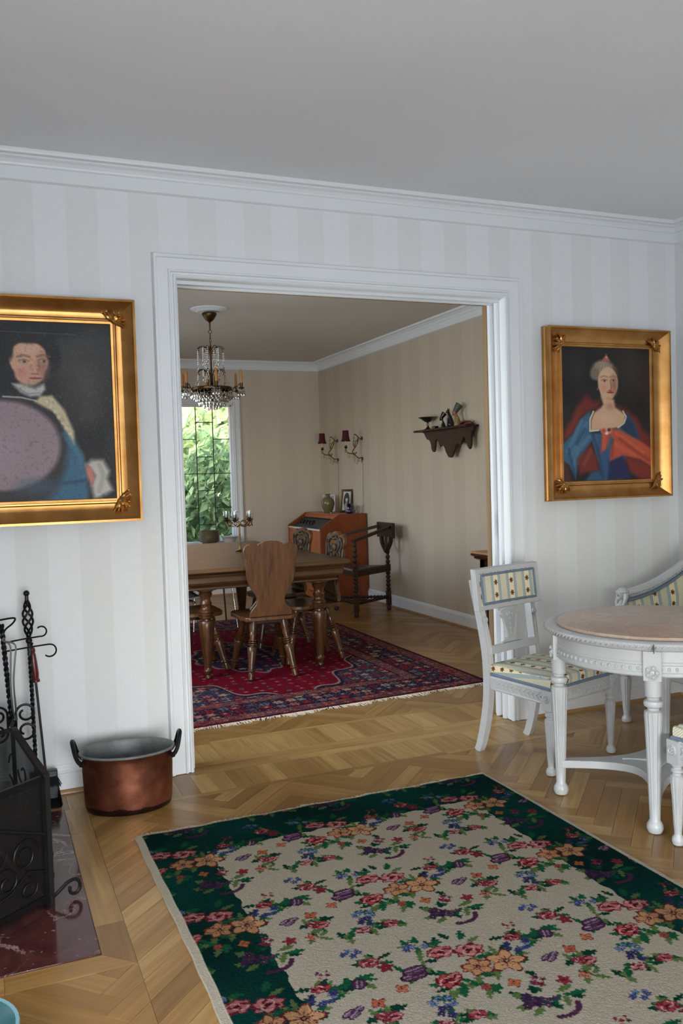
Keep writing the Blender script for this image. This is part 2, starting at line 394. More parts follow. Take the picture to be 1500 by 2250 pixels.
def catmull(pts, n=6, closed=False):
    P = [Vector(p) for p in pts]; N = len(P); out = []
    for i in range(N if closed else N-1):
        if closed: a, b, c, d = P[i-1], P[i], P[(i+1) % N], P[(i+2) % N]
        else: a, b, c, d = P[max(i-1, 0)], P[i], P[i+1], P[min(i+2, N-1)]
        for k in range(n):
            t = k/n; out.append(0.5*((2*b)+(c-a)*t+(2*a-5*b+4*c-d)*t*t+(3*b-a-3*c+d)*t**3))
    if not closed: out.append(P[-1])
    return out

# ------------------------------------------------------------------ the setting
XL, XR, ZH = 0.0698, 1.8423, 2.3085          # door opening
XC, XW, YB = 3.05, 3.129, 6.08               # right walls, back wall of the dining room
NY, NX, FX = -5.6, -1.40, -0.55              # rear / left wall of the near room, left wall of the dining room
CZ = 2.79; TP = 0.20
def wall(name, mat, boxes, parent=None):
    b = B()
    for q in boxes: b.box(*q)
    return struct(b.obj(name, mat, parent, smooth=False))
wall('wall_middle', 'wallpaper_near', [(NX-.2, XL-.02, 0, .1, 0, CZ), (XR+.02, XC+.25, 0, .1, 0, CZ), (XL-.02, XR+.02, 0, .1, ZH+.03, CZ)])
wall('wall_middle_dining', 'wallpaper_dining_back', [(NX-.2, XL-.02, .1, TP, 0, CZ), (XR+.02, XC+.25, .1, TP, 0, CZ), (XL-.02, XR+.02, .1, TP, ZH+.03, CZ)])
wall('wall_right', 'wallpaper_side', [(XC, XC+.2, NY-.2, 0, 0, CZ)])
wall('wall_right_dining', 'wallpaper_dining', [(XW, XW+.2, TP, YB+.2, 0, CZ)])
def holed(name, mat, axis, pos, thick, a0, a1, h):   # h = (a0, a1, z0, z1) opening
    bs = []
    for (p0, p1, z0, z1) in ((a0, h[0], 0, CZ), (h[1], a1, 0, CZ), (h[0], h[1], 0, h[2]), (h[0], h[1], h[3], CZ)):
        bs.append((pos, pos+thick, p0, p1, z0, z1) if axis == 'x' else (p0, p1, pos, pos+thick, z0, z1))
    return wall(name, mat, bs)
holed('wall_left', 'wallpaper_side', 'x', NX-.2, .2, NY-.2, 0, (-3.85, -2.05, .1, 1.6))
holed('wall_rear', 'wallpaper_near', 'y', NY-.2, .2, NX-.2, XC+.2, (-1.3, .7, .08, 1.65))
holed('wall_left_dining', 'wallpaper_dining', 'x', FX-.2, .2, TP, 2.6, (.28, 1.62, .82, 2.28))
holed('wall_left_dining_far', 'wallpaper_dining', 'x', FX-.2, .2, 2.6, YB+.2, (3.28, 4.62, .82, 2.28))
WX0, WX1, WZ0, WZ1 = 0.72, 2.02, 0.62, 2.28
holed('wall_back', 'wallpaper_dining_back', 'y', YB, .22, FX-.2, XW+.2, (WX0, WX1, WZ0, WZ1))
wall('wall_chimney', 'white_paint', [(NX, -1.02, -1.52, -.16, 0, CZ)])
wall('ceiling', 'ceiling_paint', [(NX-.2, XC+.2, NY-.2, .1, CZ, CZ+.1)])
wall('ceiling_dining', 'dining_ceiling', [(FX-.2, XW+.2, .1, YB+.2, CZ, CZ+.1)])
CORN = [(0, 2.683), (-.018, 2.688), (-.019, 2.742), (-.028, 2.746), (-.030, 2.754), (-.040, 2.766), (-.058, 2.772), (-.062, 2.778), (-.090, 2.779), (-.094, 2.772), (-.106, 2.772), (-.110, 2.780), (-.110, 2.795), (0, 2.795)]
struct(B().sweep(CORN, [(NX, 0), (XC, 0), (XC, NY)]).obj('trim_1', 'trim_paint', None, True, 25))
struct(B().sweep(CORN, [(FX, YB), (XW, YB), (XW, TP)]).obj('trim_2', 'trim_paint', None, True, 25))
BASE = [(0, 0), (-.018, 0), (-.018, .088), (-.022, .091), (-.022, .098), (-.015, .103), (-.015, .109), (-.009, .117), (-.006, .124), (0, .126)]
SHOE = [(-.018, .0), (-.032, .0), (-.031, .007), (-.027, .013), (-.021, .016), (-.018, .017)]
for i, (nm, pth) in enumerate((('left', [(-1.02, 0), (-.040, 0)]), ('right', [(1.968, 0), (XC, 0), (XC, NY)]), ('dining', [(FX, YB), (XW, YB), (XW, TP)]))):
    struct(B().sweep(BASE, pth).obj('baseboard_'+nm, 'trim_paint', None, True, 25))
    struct(B().sweep(SHOE, pth).obj('trim_%d' % (3+i), 'oak_mould', None, True, 50))
# casing round the opening
CAS = [(0, 0), (0, .016), (.007, .022), (.013, .022), (.017, .012), (.025, .012), (.029, .025), (.036, .026), (.040, .017), (.088, .020), (.091, .031), (.104, .031), (.110, .014), (.110, 0)]
def casing(name, y, sgn):
    e = .016 if sgn < 0 else 0
    b = B().sweep(CAS, [(XL-e, 0), (XL-e, ZH+e), (XR+e, ZH+e), (XR+e, 0)])
    b.v = [(p[0], y-sgn*p[2], max(p[1], .002)) for p in b.v]
    return struct(b.obj(name, 'trim_paint', None, True, 25))
casing('trim_6', 0, 1); casing('trim_7', TP, -1)
def lining(nm, y0, y1, out, mat='trim_paint'):       # U-shaped strip of the door lining, out = how far it stands into the opening
    b = B(); b.box(XL-.02, XL+out, y0, y1, .002, ZH-out); b.box(XR-out, XR+.02, y0, y1, .002, ZH-out); b.box(XL-.02, XR+.02, y0, y1, ZH-out, ZH+.03)
    return struct(b.obj(nm, mat, None, True, 30, bevel=.003))
lining('trim_8', -.001, .036, 0.0); lining('trim_9', .036, .064, .016); lining('trim_10', .106, .126, .016); lining('trim_11', .126, .158, 0.0)
lining('trim_12', .158, .201, .004, 'pine_strip')
chips = B()
for i in range(11):
    x = XL+.03+.022*i+random.uniform(0, .02); w = random.uniform(.006, .022)
    chips.prism([(x, .041), (x+w*.5, .039), (x+w, .043), (x+w*.8, .053), (x+w*.2, .055)], ZH-.0142, ZH-.013, lambda a, c, h: (a, c, h))
ch = chips.obj('trim_13', 'bare_chip', None, False); struct(ch)
# sliding door standing in its pocket, right side
dr = B().box(XR+.013, XR+.025, .066, .104, .004, ZH+.02).obj('door_1', 'trim_paint', None, True, 30, bevel=.002); struct(dr)
B().box(XR+.0105, XR+.0135, .078, .093, 1.02, 1.145).obj('lock_plate', 'black_iron', dr, bevel=.001)

# ---- windows
def plain_window(nm, axis, pos, a0, a1, z0, z1, nmul):
    b = B(); w = .055
    def bx(p0, p1, za, zb, d0=0, d1=.06):
        if axis == 'x': b.box(pos+d0, pos+d1, p0, p1, za, zb)
        else: b.box(p0, p1, pos+d0, pos+d1, za, zb)
    bx(a0, a0+w, z0, z1); bx(a1-w, a1, z0, z1); bx(a0+w, a1-w, z0, z0+w); bx(a0+w, a1-w, z1-w, z1)
    for k in range(1, nmul): c = a0+(a1-a0)*k/nmul; bx(c-.03, c+.03, z0+w, z1-w)
    o = struct(b.obj(nm, 'trim_paint', None, True, 30, bevel=.004))
    for k in range(nmul):
        p0 = a0+(a1-a0)*k/nmul+.03; p1 = a0+(a1-a0)*(k+1)/nmul-.03; g = B()
        if axis == 'x': g.box(pos+.028, pos+.032, p0, p1, z0+w, z1-w)
        else: g.box(p0, p1, pos+.028, pos+.032, z0+w, z1-w)
        g.obj('pane', 'window_glass', o, False)
plain_window('window_2', 'x', NX-.08, -3.85, -2.05, .1, 1.6, 3)
plain_window('window_3', 'y', NY-.08, -1.3, .7, .08, 1.65, 3)
plain_window('window_4', 'x', FX-.08, .28, 1.62, .82, 2.28, 2)
plain_window('added_fill_window', 'x', FX-.08, 3.28, 4.62, .82, 2.28, 2)  # unseen window, added along with the fill lamp for the back wall
b = B(); GY = 6.15                                   # leaded window in the back wall
for q in ((WX0, WX0+.03, WZ0, WZ1), (WX1-.03, WX1, WZ0, WZ1), (WX0, WX1, WZ0, WZ0+.03), (WX0, WX1, WZ1-.03, WZ1), (1.345, 1.375, WZ0, WZ1)): b.box(q[0], q[1], GY-.03, GY+.03, q[2], q[3])
w1 = struct(b.obj('window_1', 'trim_paint', None, True, 30, bevel=.004))
b = B().box(WX1-.012, WX1+.001, YB-.02, GY-.031, WZ0, WZ1); b.box(WX0-.001, WX0+.012, YB-.02, GY-.031, WZ0, WZ1)
b.box(WX0, WX1, YB-.02, GY-.031, WZ1-.012, WZ1+.001); b.obj('reveal_lining', 'trim_paint', w1, True, 30)
cs = B().sweep([(.0, 0), (0, .02), (.012, .026), (.02, .016), (.055, .018), (.06, .028), (.08, .028), (.085, 0)], [(WX0, WZ0-.03), (WX0, WZ1), (WX1, WZ1), (WX1, WZ0-.03)])
cs.v = [(p[0], YB-p[2], p[1]) for p in cs.v]; cs.obj('window_casing', 'trim_paint', w1, True, 25)
B().box(WX0-.12, WX1+.12, YB-.20, YB+.12, WZ0-.03, WZ0).obj('window_sill', 'trim_paint', w1, True, 30, bevel=.006)
def lead_lights(x0, x1):
    cw = (x1-x0)/3; gap = .0045
    zs = {0: (WZ0+.03, 1.048, 1.457, 1.866, WZ1-.03), 1: (WZ0+.03, .849, 1.256, 1.457, 1.657, 2.068, WZ1-.03), 2: (WZ0+.03, 1.048, 1.457, 1.866, WZ1-.03)}
    for k in (1, 2): B().box(x0+cw*k-gap, x0+cw*k+gap, GY-.006, GY+.006, WZ0+.03, WZ1-.03).obj('came', 'lead', w1, True, 30)
    for c in range(3):
        z = zs[c]; a = x0+cw*c+gap; e = x0+cw*(c+1)-gap
        for i in range(len(z)-1):
            B().box(a, e, GY-.0015, GY+.0015, z[i]+gap, z[i+1]-gap).obj('pane', 'window_glass', w1, False)
            if i: B().box(a, e, GY-.006, GY+.006, z[i]-gap, z[i]+gap).obj('came', 'lead', w1, True, 30)
lead_lights(1.375, 1.99); lead_lights(.75, 1.345)

# ---- garden outside the leaded window
wall('ground', 'garden_soil', [(-8, 14, YB+.25, 16, -.25, -.05)])
wall('wall_garden', 'pale_stone', [(-4, 9, 13.0, 13.3, -.05, 6)])
def foliage(nm, label, cx, cy, cz, rx, ry, rz, n, size, t0, t1, group):
    root = thing(nm, label, 'shrub', (cx, cy, -.05), 0, group)
    vs = []; fs = []; tone = []
    for i in range(n):
        while True:
            p = RNG.uniform(-1, 1, 3)
            if .25 < (p**2).sum() < 1: break
        c = Vector((p[0]*rx, p[1]*ry, cz+.05+p[2]*rz)); s = size*random.uniform(.6, 1.3)
        d = Vector(RNG.normal(size=3)).normalized(); u = d.orthogonal().normalized(); w = d.cross(u)
        k = len(vs); a = u*s; bb = w*s*.45
        vs += [tuple(c-a), tuple(c+bb-a*.1+d*s*.15), tuple(c+a), tuple(c-bb-a*.1+d*s*.15)]; fs.append((k, k+1, k+2, k+3))
        tone.append(min(1, max(0, random.uniform(t0, t1))))
    me = bpy.data.meshes.new('leaves'); me.from_pydata(vs, [], fs); at = me.attributes.new('tone', 'FLOAT', 'FACE'); at.data.foreach_set('value', tone)
    me.materials.append(M['leaf_green']); o = bpy.data.objects.new('leaves', me); COL.objects.link(o); o.parent = root; o['kind'] = 'stuff'
    st = B()
    for i in range(5):
        a = i*1.3; st.tube([(0.1*math.cos(a), .1*math.sin(a), 0), (rx*.3*math.cos(a), ry*.3*math.sin(a), cz*.6), (rx*.55*math.cos(a), ry*.55*math.sin(a), cz)], [.03, .02, .01], 6)
    st.obj('stem', 'dark_oak', root)
foliage('garden_shrub', 'leafy green shrub filling the visible right part of the leaded window', 2.25, 7.95, .95, .62, .55, .95, 1500, .10, .05, .8, None)
foliage('garden_shrub', 'leafy green shrub at the left part of the leaded window', .55, 7.95, .85, .62, .55, .85, 900, .10, .05, .8, None)
foliage('garden_bush', 'light green bush behind the left shrub outside the window', .1, 9.6, 1.1, 1.1, .65, 1.0, 1200, .12, .35, 1.0, None)
foliage('garden_bush', 'light green bush behind the right shrub outside the leaded window', 2.55, 9.6, 1.2, 1.0, .65, 1.05, 2200, .12, .35, 1.0, None)
foliage('garden_tree', 'tall bright green tree crown rising behind the bush outside the window', 3.75, 11.7, 1.75, 1.55, .7, 1.15, 2600, .14, .4, 1.0, None)
foliage('garden_plant', 'low yellow green plant below the window beyond the glass', 2.0, 6.98, .25, .8, .22, .42, 700, .05, .5, 1.0, None)

# ------------------------------------------------------------------ parquet
def clip(poly, a, b, c):              # keep a*x + b*y <= c
    out = []
    for i in range(len(poly)):
        p, q = poly[i], poly[(i+1) % len(poly)]; dp, dq = a*p[0]+b*p[1]-c, a*q[0]+b*q[1]-c
        if dp <= 0: out.append(p)
        if dp*dq < 0: t = dp/(dp-dq); out.append((p[0]+(q[0]-p[0])*t, p[1]+(q[1]-p[1])*t))
    return out
def rect_clip(poly, x0, x1, y0, y1):
    for q in ((-1, 0, -x0), (1, 0, x1), (0, -1, -y0), (0, 1, y1)):
        poly = clip(poly, *q)
        if len(poly) < 3: return []
    return poly
def parea(p): return abs(sum(p[i][0]*p[(i+1) % len(p)][1]-p[(i+1) % len(p)][0]*p[i][1] for i in range(len(p))))/2
planks = []                           # (polygon, origin, direction)
def strip(x0, x1, y0, y1, ux, along, offs=0):   # boards of length `along` filling a rectangle, ux: boards run along x
    a0, a1 = (x0, x1) if ux else (y0, y1); t = a0-offs
    while t < a1-1e-6:
        e = min(t+along, a1); s0 = max(t, a0)
        if e-s0 > .004: planks.append(([(s0, y0), (e, y0), (e, y1), (s0, y1)] if ux else [(x0, s0), (x1, s0), (x1, e), (x0, e)], ux))
        t += along
def row(x0, x1, y0, y1, w):           # short boards standing across a band
    t = x0
    while t < x1-1e-6: planks.append(([(t, y0), (min(t+w, x1), y0), (min(t+w, x1), y1), (t, y1)], False)); t += w
def herringbone(regions, org, w=.074, n=6):
    L = n*w; c = math.sqrt(.5)
    R = max(12, 0)
    for m in range(-12, 13):
        for k in range(-140, 140):
            ox = k*w + m*(n+1)*w; oy = k*w - m*(n-1)*w
            for H in (True, False):
                q = [(ox, oy), (ox+L, oy), (ox+L, oy+w), (ox, oy+w)] if H else [(ox-w, oy), (ox, oy), (ox, oy+L), (ox-w, oy+L)]
                p = [(org[0]+(x-y)*c, org[1]+(x+y)*c) for x, y in q]
                for r in regions:
                    pc = rect_clip(p, *r)
                    if len(pc) >= 3 and parea(pc) > 2e-4: planks.append((pc, 'H' if H else 'V'))
herringbone([(-.445, XC, NY, -.335), (NX, -.445, NY, -1.545)], (-.51, -1.60))
herringbone([(FX, XW, .425, YB)], (.60, .55))
for y0, y1 in ((-.51, -.23), (-1.28, -.51)): planks.append(([(-.535, y0), (-.445, y0), (-.445, y1), (-.535, y1)], False))
planks.append(([(-.535, -1.455), (-.445, -1.545), (-.445, -1.28), (-.535, -1.28)], False))
planks.append(([(-.80, -1.545), (-.445, -1.545), (-.535, -1.455), (-.80, -1.455)], True))
planks.append(([(-1.02, -1.545), (-.80, -1.545), (-.80, -1.455), (-1.02, -1.455)], True))
row(-.445, XC, -.30, -.06, .0805); row(NX, -.445, -.23, -.06, .0805)
strip(-.445, XC, -.335, -.30, True, .95, .2)
strip(NX, XL, -.06, 0, True, .7, .1); strip(XR, XC, -.06, 0, True, .7, .1)
strip(XL, XR, -.06, 0, True, .62, .15); strip(XL, XR, 0, .055, True, .78, .4); strip(XL, XR, .055, .11, True, .66, .05)
row(XL, XR, .11, .39, .086); row(FX, XL, TP, .39, .086); row(XR, XW, TP, .39, .086)
strip(FX, XW, .39, .425, True, 1.1, .3)
fl = struct(B().box(NX-.2, XW+.2, NY-.2, YB+.2, -.08, -.006).obj('floor', 'dark_gap', None, False))
HID = [(-.27, 1.22, -9, -.70), (-1.1, -.54, -1.44, -.24), (-.1, 2.16, .84, 4.2)]
def shrink(p, g):                     # inset a convex polygon
    cx = sum(q[0] for q in p)/len(p); cyy = sum(q[1] for q in p)/len(p); out = list(p)
    A = sum(p[i][0]*p[(i+1) % len(p)][1]-p[(i+1) % len(p)][0]*p[i][1] for i in range(len(p)))
    if A < 0: p = p[::-1]; out = list(p)
    for i in range(len(p)):
        a, bq = p[i], p[(i+1) % len(p)]; d = Vector((bq[0]-a[0], bq[1]-a[1]))
        if d.length < 1e-6: continue
        d.normalize(); nx, ny = d.y, -d.x
        out = clip(out, nx, ny, nx*a[0]+ny*a[1]-g)
        if len(out) < 3: return []
    return out
def plank_geo(p, kind, ztop):
    q = shrink(p, .0005)
    if len(q) < 3: return None
    n = len(q); vs = [(x, y, -.006) for x, y in q] + [(x, y, ztop) for x, y in q]
    fs = [tuple(range(n, 2*n))] + [(i, (i+1) % n, n+(i+1) % n, n+i) for i in range(n)]
    ang = {True: 0, False: PI/2, 'H': PI/4, 'V': 3*PI/4}[kind]; c, s = math.cos(ang), math.sin(ang); ru, rv = random.uniform(0, 20), random.uniform(0, 20)
    uv = [((x*c+y*s)+ru, (-x*s+y*c)+rv) for x, y, _ in vs]
    return vs, fs, uv
def plank_mesh(nm, parts):
    vs, fs, uvs, tn = [], [], [], []
    for (v, f, uv), t in parts:
        o = len(vs); vs += v; uvs += uv; fs += [tuple(i+o for i in q) for q in f]; tn += [t]*len(v)
    me = bpy.data.meshes.new(nm); me.from_pydata(vs, [], fs); me.materials.append(M['oak_parquet'])
    at = me.attributes.new('tone', 'FLOAT', 'POINT'); at.data.foreach_set('value', tn)
    ul = me.uv_layers.new(name='UVMap'); li = np.zeros(len(me.loops), dtype=np.int32); me.loops.foreach_get('vertex_index', li)
    ul.data.foreach_set('uv', np.array(uvs, dtype=np.float32)[li].ravel())
    o = bpy.data.objects.new(nm, me); COL.objects.link(o); o.parent = fl; return o
cand = []
for p, kind in planks:
    cx = sum(q[0] for q in p)/len(p); cyy = sum(q[1] for q in p)/len(p); sc = 0
    pr = [project((x, y, 0)) for x, y in p]
    if all(z > .3 for _, _, z in pr) and any(0 < u < 1500 and 0 < v < 2250 for u, v, _ in pr):
        hid = any(all(h[0] < x < h[1] and h[2] < y < h[3] for x, y in p) for h in HID)
        # far-room planks are seen only through the opening
        if cyy > TP:
            t = (TP/2-CAM.y)/(cyy-CAM.y); xx = CAM.x+(cx-CAM.x)*t
            if not XL < xx < XR: hid = True
        if cyy < TP and cyy > 0 and not XL < cx < XR: hid = True
        if not hid: sc = parea([(u, v) for u, v, _ in pr])
    g = plank_geo(p, kind, random.uniform(-.0004, .0004))
    edge = kind in (True, False) and XL-.05 < cx < XR+.05 and -.34 < cyy < .43  # paler doorway boards, with daylight on the threshold painted into their tone
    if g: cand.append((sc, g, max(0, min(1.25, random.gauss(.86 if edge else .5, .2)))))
cand.sort(key=lambda t: -t[0])
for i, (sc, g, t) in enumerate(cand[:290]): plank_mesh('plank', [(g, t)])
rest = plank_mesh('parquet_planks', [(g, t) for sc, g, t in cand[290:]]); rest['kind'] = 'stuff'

# ------------------------------------------------------------------ colour painting helpers (numpy, colour only)
def lin(c): return np.array(s2l(c))
def lin_arr(a):
    a = a/255.0; return np.where(a <= .04045, a/12.92, ((a+.055)/1.055)**2.4)
def color_sheet(nm, mat, parent, pts, cols, ny, nx, thick=0.0):
    # pts (ny*nx, 3) grid of points, cols linear (ny*nx, 3); optional downward skirt of height `thick`
    idx = np.arange(ny*nx).reshape(ny, nx)
    q = np.stack([idx[:-1, :-1], idx[1:, :-1], idx[1:, 1:], idx[:-1, 1:]], -1).reshape(-1, 4)
    P = pts; Cc = cols
    if thick:
        ring = np.concatenate([idx[0, :-1], idx[:-1, -1], idx[-1, :0:-1], idx[:0:-1, 0]])
        low = P[ring].copy(); low[:, 2] -= thick; o = len(P); P = np.concatenate([P, low]); Cc = np.concatenate([Cc, cols[ring]])
        m = len(ring); k = np.arange(m); q = np.concatenate([q, np.stack([ring, ring[(k+1) % m], o+(k+1) % m, o+k], -1)])
    me = bpy.data.meshes.new(nm); me.vertices.add(len(P)); me.vertices.foreach_set('co', P.astype(np.float32).ravel())
    me.loops.add(len(q)*4); me.loops.foreach_set('vertex_index', q.astype(np.int32).ravel())
    me.polygons.add(len(q)); me.polygons.foreach_set('loop_start', np.arange(0, len(q)*4, 4, dtype=np.int32)); me.update(calc_edges=True); me.validate()
    at = me.color_attributes.new('Col', 'FLOAT_COLOR', 'POINT'); at.data.foreach_set('color', np.concatenate([Cc, np.ones((len(Cc), 1))], 1).astype(np.float32).ravel())
    me.materials.append(M[mat]); me.polygons.foreach_set('use_smooth', [True]*len(me.polygons))
    o = bpy.data.objects.new(nm, me); COL.objects.link(o)
    if parent is not None: o.parent = parent
    return o

# ------------------------------------------------------------------ floral rug
TU, TV, TR = 0.6, 0.5, 0.0025          # pattern repeat of the floral rug and its resolution
def rug_tile():
    nu, nv = int(round(TU/TR)), int(round(TV/TR))
    X, Y = np.meshgrid((np.arange(nu)+.5)*TR, (np.arange(nv)+.5)*TR)
    col = np.zeros((nv, nu, 3)); al = np.zeros((nv, nu), dtype=bool)
    def rel(cx, cy): return ((X-cx+TU/2) % TU)-TU/2, ((Y-cy+TV/2) % TV)-TV/2
    def put(m, c): col[m] = c; al[m] = True
    def leaf(cx, cy, L, w, ang, c):
        dx, dy = rel(cx, cy); a = dx*math.cos(ang)+dy*math.sin(ang); b = -dx*math.sin(ang)+dy*math.cos(ang)
        m = (np.abs(a) < L/2) & (np.abs(b) < w*(1-(2*a/L)**2)*(1+.35*np.sin(a*420))); put(m, c)
    def spray(cx, cy, R, n, cs=((24, 92, 58), (12, 62, 44), (96, 120, 66))):
        for i in range(n):
            a = random.uniform(0, 2*PI); r = R*random.uniform(.5, 1.05)
            leaf(cx+r*math.cos(a), cy+r*math.sin(a), random.uniform(.035, .06), random.uniform(.007, .012), a+random.uniform(-.8, .8), random.choice(cs))
    def flower(cx, cy, R, c, edge=(110, 40, 40), core=(96, 30, 44), n=5, ph=None):
        dx, dy = rel(cx, cy); r = np.hypot(dx, dy); th = np.arctan2(dy, dx); ph = random.uniform(0, 6) if ph is None else ph
        R2 = R*(.80+.20*np.cos(n*th+ph)); put(r < R2, edge); put(r < R2*.86, c)
        put((r < R2*.8) & (np.cos(n*th+ph) < -.93), edge); put((r < R2*.45) & (np.cos(2*n*th+ph) > .75), core); put(r < R*.16, core); put(r < R*.07, (200, 180, 120))
    def rose(cx, cy, R, c=(196, 116, 112), d=(120, 34, 50), sq=.72):
        dx, dy = rel(cx, cy); dy = dy/sq; r = np.hypot(dx, dy); th = np.arctan2(dy, dx); ph = random.uniform(0, 6)
        R2 = R*(.88+.10*np.cos(7*th+ph)); put(r < R2, d); put(r < R2*.88, c)
        m = (r < R2*.88) & (np.sin(3*th+r*150+ph) > .45); put(m, d); m = (r < R2*.8) & (np.sin(2*th-r*210+ph) > .8); put(m, (222, 170, 160)); put(r < R*.2, (92, 22, 40))
    def cluster(cx, cy, R, n, cs, s=.013):
        for i in range(n):
            a = random.uniform(0, 2*PI); r = R*math.sqrt(random.uniform(0, 1))
            flower(cx+r*math.cos(a), cy+r*math.sin(a)*.8, s*random.uniform(.8, 1.2), random.choice(cs), (44, 46, 80), (30, 30, 60), 5)
    def tulip(cx, cy, L, w, ang=0.2, c=(92, 54, 80)):
        dx, dy = rel(cx, cy); a = dx*math.cos(ang)+dy*math.sin(ang); b = -dx*math.sin(ang)+dy*math.cos(ang)
        e = (a/(L/2))**2+(b/w)**2; put(e < 1, (54, 28, 52)); put(e < .72, c); put((e < .6) & (np.abs(b-w*.25) < .0022), (176, 150, 170)); put((e < .5) & (np.abs(b+w*.3) < .0018), (150, 120, 146))
    gr = ((24, 92, 58), (12, 62, 44), (96, 120, 66))
    for q in ((.0, -.01, .085, 12), (.50, .11, .085, 14), (.08, .07, .06, 8), (.42, .17, .05, 7), (.16, .045, .05, 7), (.41, .475, .055, 7), (.35, .06, .05, 6),
              (.21, .41, .045, 8), (.17, .34, .035, 5), (.57, .31, .065, 10), (.05, .31, .045, 6), (.27, .15, .05, 7), (.19, .08, .045, 6), (.33, .34, .055, 7), (.41, .32, .035, 5), (.49, .42, .035, 5), (.25, .30, .03, 4)): spray(*q)
    for (x, y, a) in ((.403, .425, .5), (.36, .42, -.5), (.43, .43, 1.2)): leaf(x, y, .07, .013, a, random.choice(gr))
    cluster(.407, .169, .035, 8, ((78, 88, 140), (60, 66, 120), (120, 130, 170)))
    cluster(.080, .056, .038, 9, ((70, 84, 140), (56, 60, 110), (130, 140, 180)))
    cluster(.354, .405, .035, 7, ((110, 136, 178), (74, 92, 150)), .012); cluster(.345, .364, .026, 5, ((70, 70, 120), (60, 50, 100)))
    cluster(.227, .212, .03, 6, ((104, 130, 176), (70, 84, 140)), .012)
    rose(.090, .098, .032, (168, 66, 72), (96, 20, 34)); cluster(.119, .150, .026, 5, ((190, 96, 64), (150, 50, 50)), .008)
    rose(.462, .116, .048); rose(.540, .092, .052, (204, 128, 122)); rose(.515, .012, .048, (200, 142, 104), (130, 56, 46))
    flower(.520, .008, .048, (204, 148, 104)); flower(.006, 0.0, .062, (214, 160, 112), ph=.6)
    for dx, dy in ((-.012, .0), (.014, .004), (.0, -.010)): tulip(.128+dx, .467+dy, .045, .012, random.uniform(-.6, .6), (96, 56, 84))
    flower(.202, .474, .024, (198, 104, 70), n=4); rose(.209, .408, .034, (196, 110, 112)); rose(.187, .422, .022, (150, 50, 62)); flower(.159, .353, .02, (206, 124, 96), n=4)
    cluster(.032, .385, .030, 6, ((140, 40, 56), (180, 84, 84)), .012); flower(.094, .358, .024, (150, 48, 62))
    cluster(.579, .303, .050, 15, ((88, 52, 78), (70, 38, 62), (110, 70, 96)), .016)
    for i in range(9):
        a = -.2-i*.23; dx, dy = rel(.012+.055*math.cos(a), .272+.045*math.sin(a)); put(np.hypot(dx, dy) < .0085, (84, 44, 70))
    tulip(.341, .043, .085, .022, .05); tulip(.353, .066, .075, .022, .1); tulip(.191, .073, .05, .022, 1.2, (80, 46, 72))
    rose(.414, .484, .042, (190, 76, 76), (112, 22, 36), .85); rose(.440, .497, .026, (206, 120, 110), (120, 30, 40)); flower(.49, .416, .018, (170, 80, 70)); flower(.567, .402, .022, (200, 116, 72), n=4)
    rose(.315, .323, .028, (200, 130, 134)); rose(.407, .324, .030, (176, 76, 82)); rose(.257, .154, .036, (172, 70, 80)); flower(.289, .114, .026, (140, 40, 56)); flower(.285, .005, .022, (206, 120, 84), n=4)
    return col, al
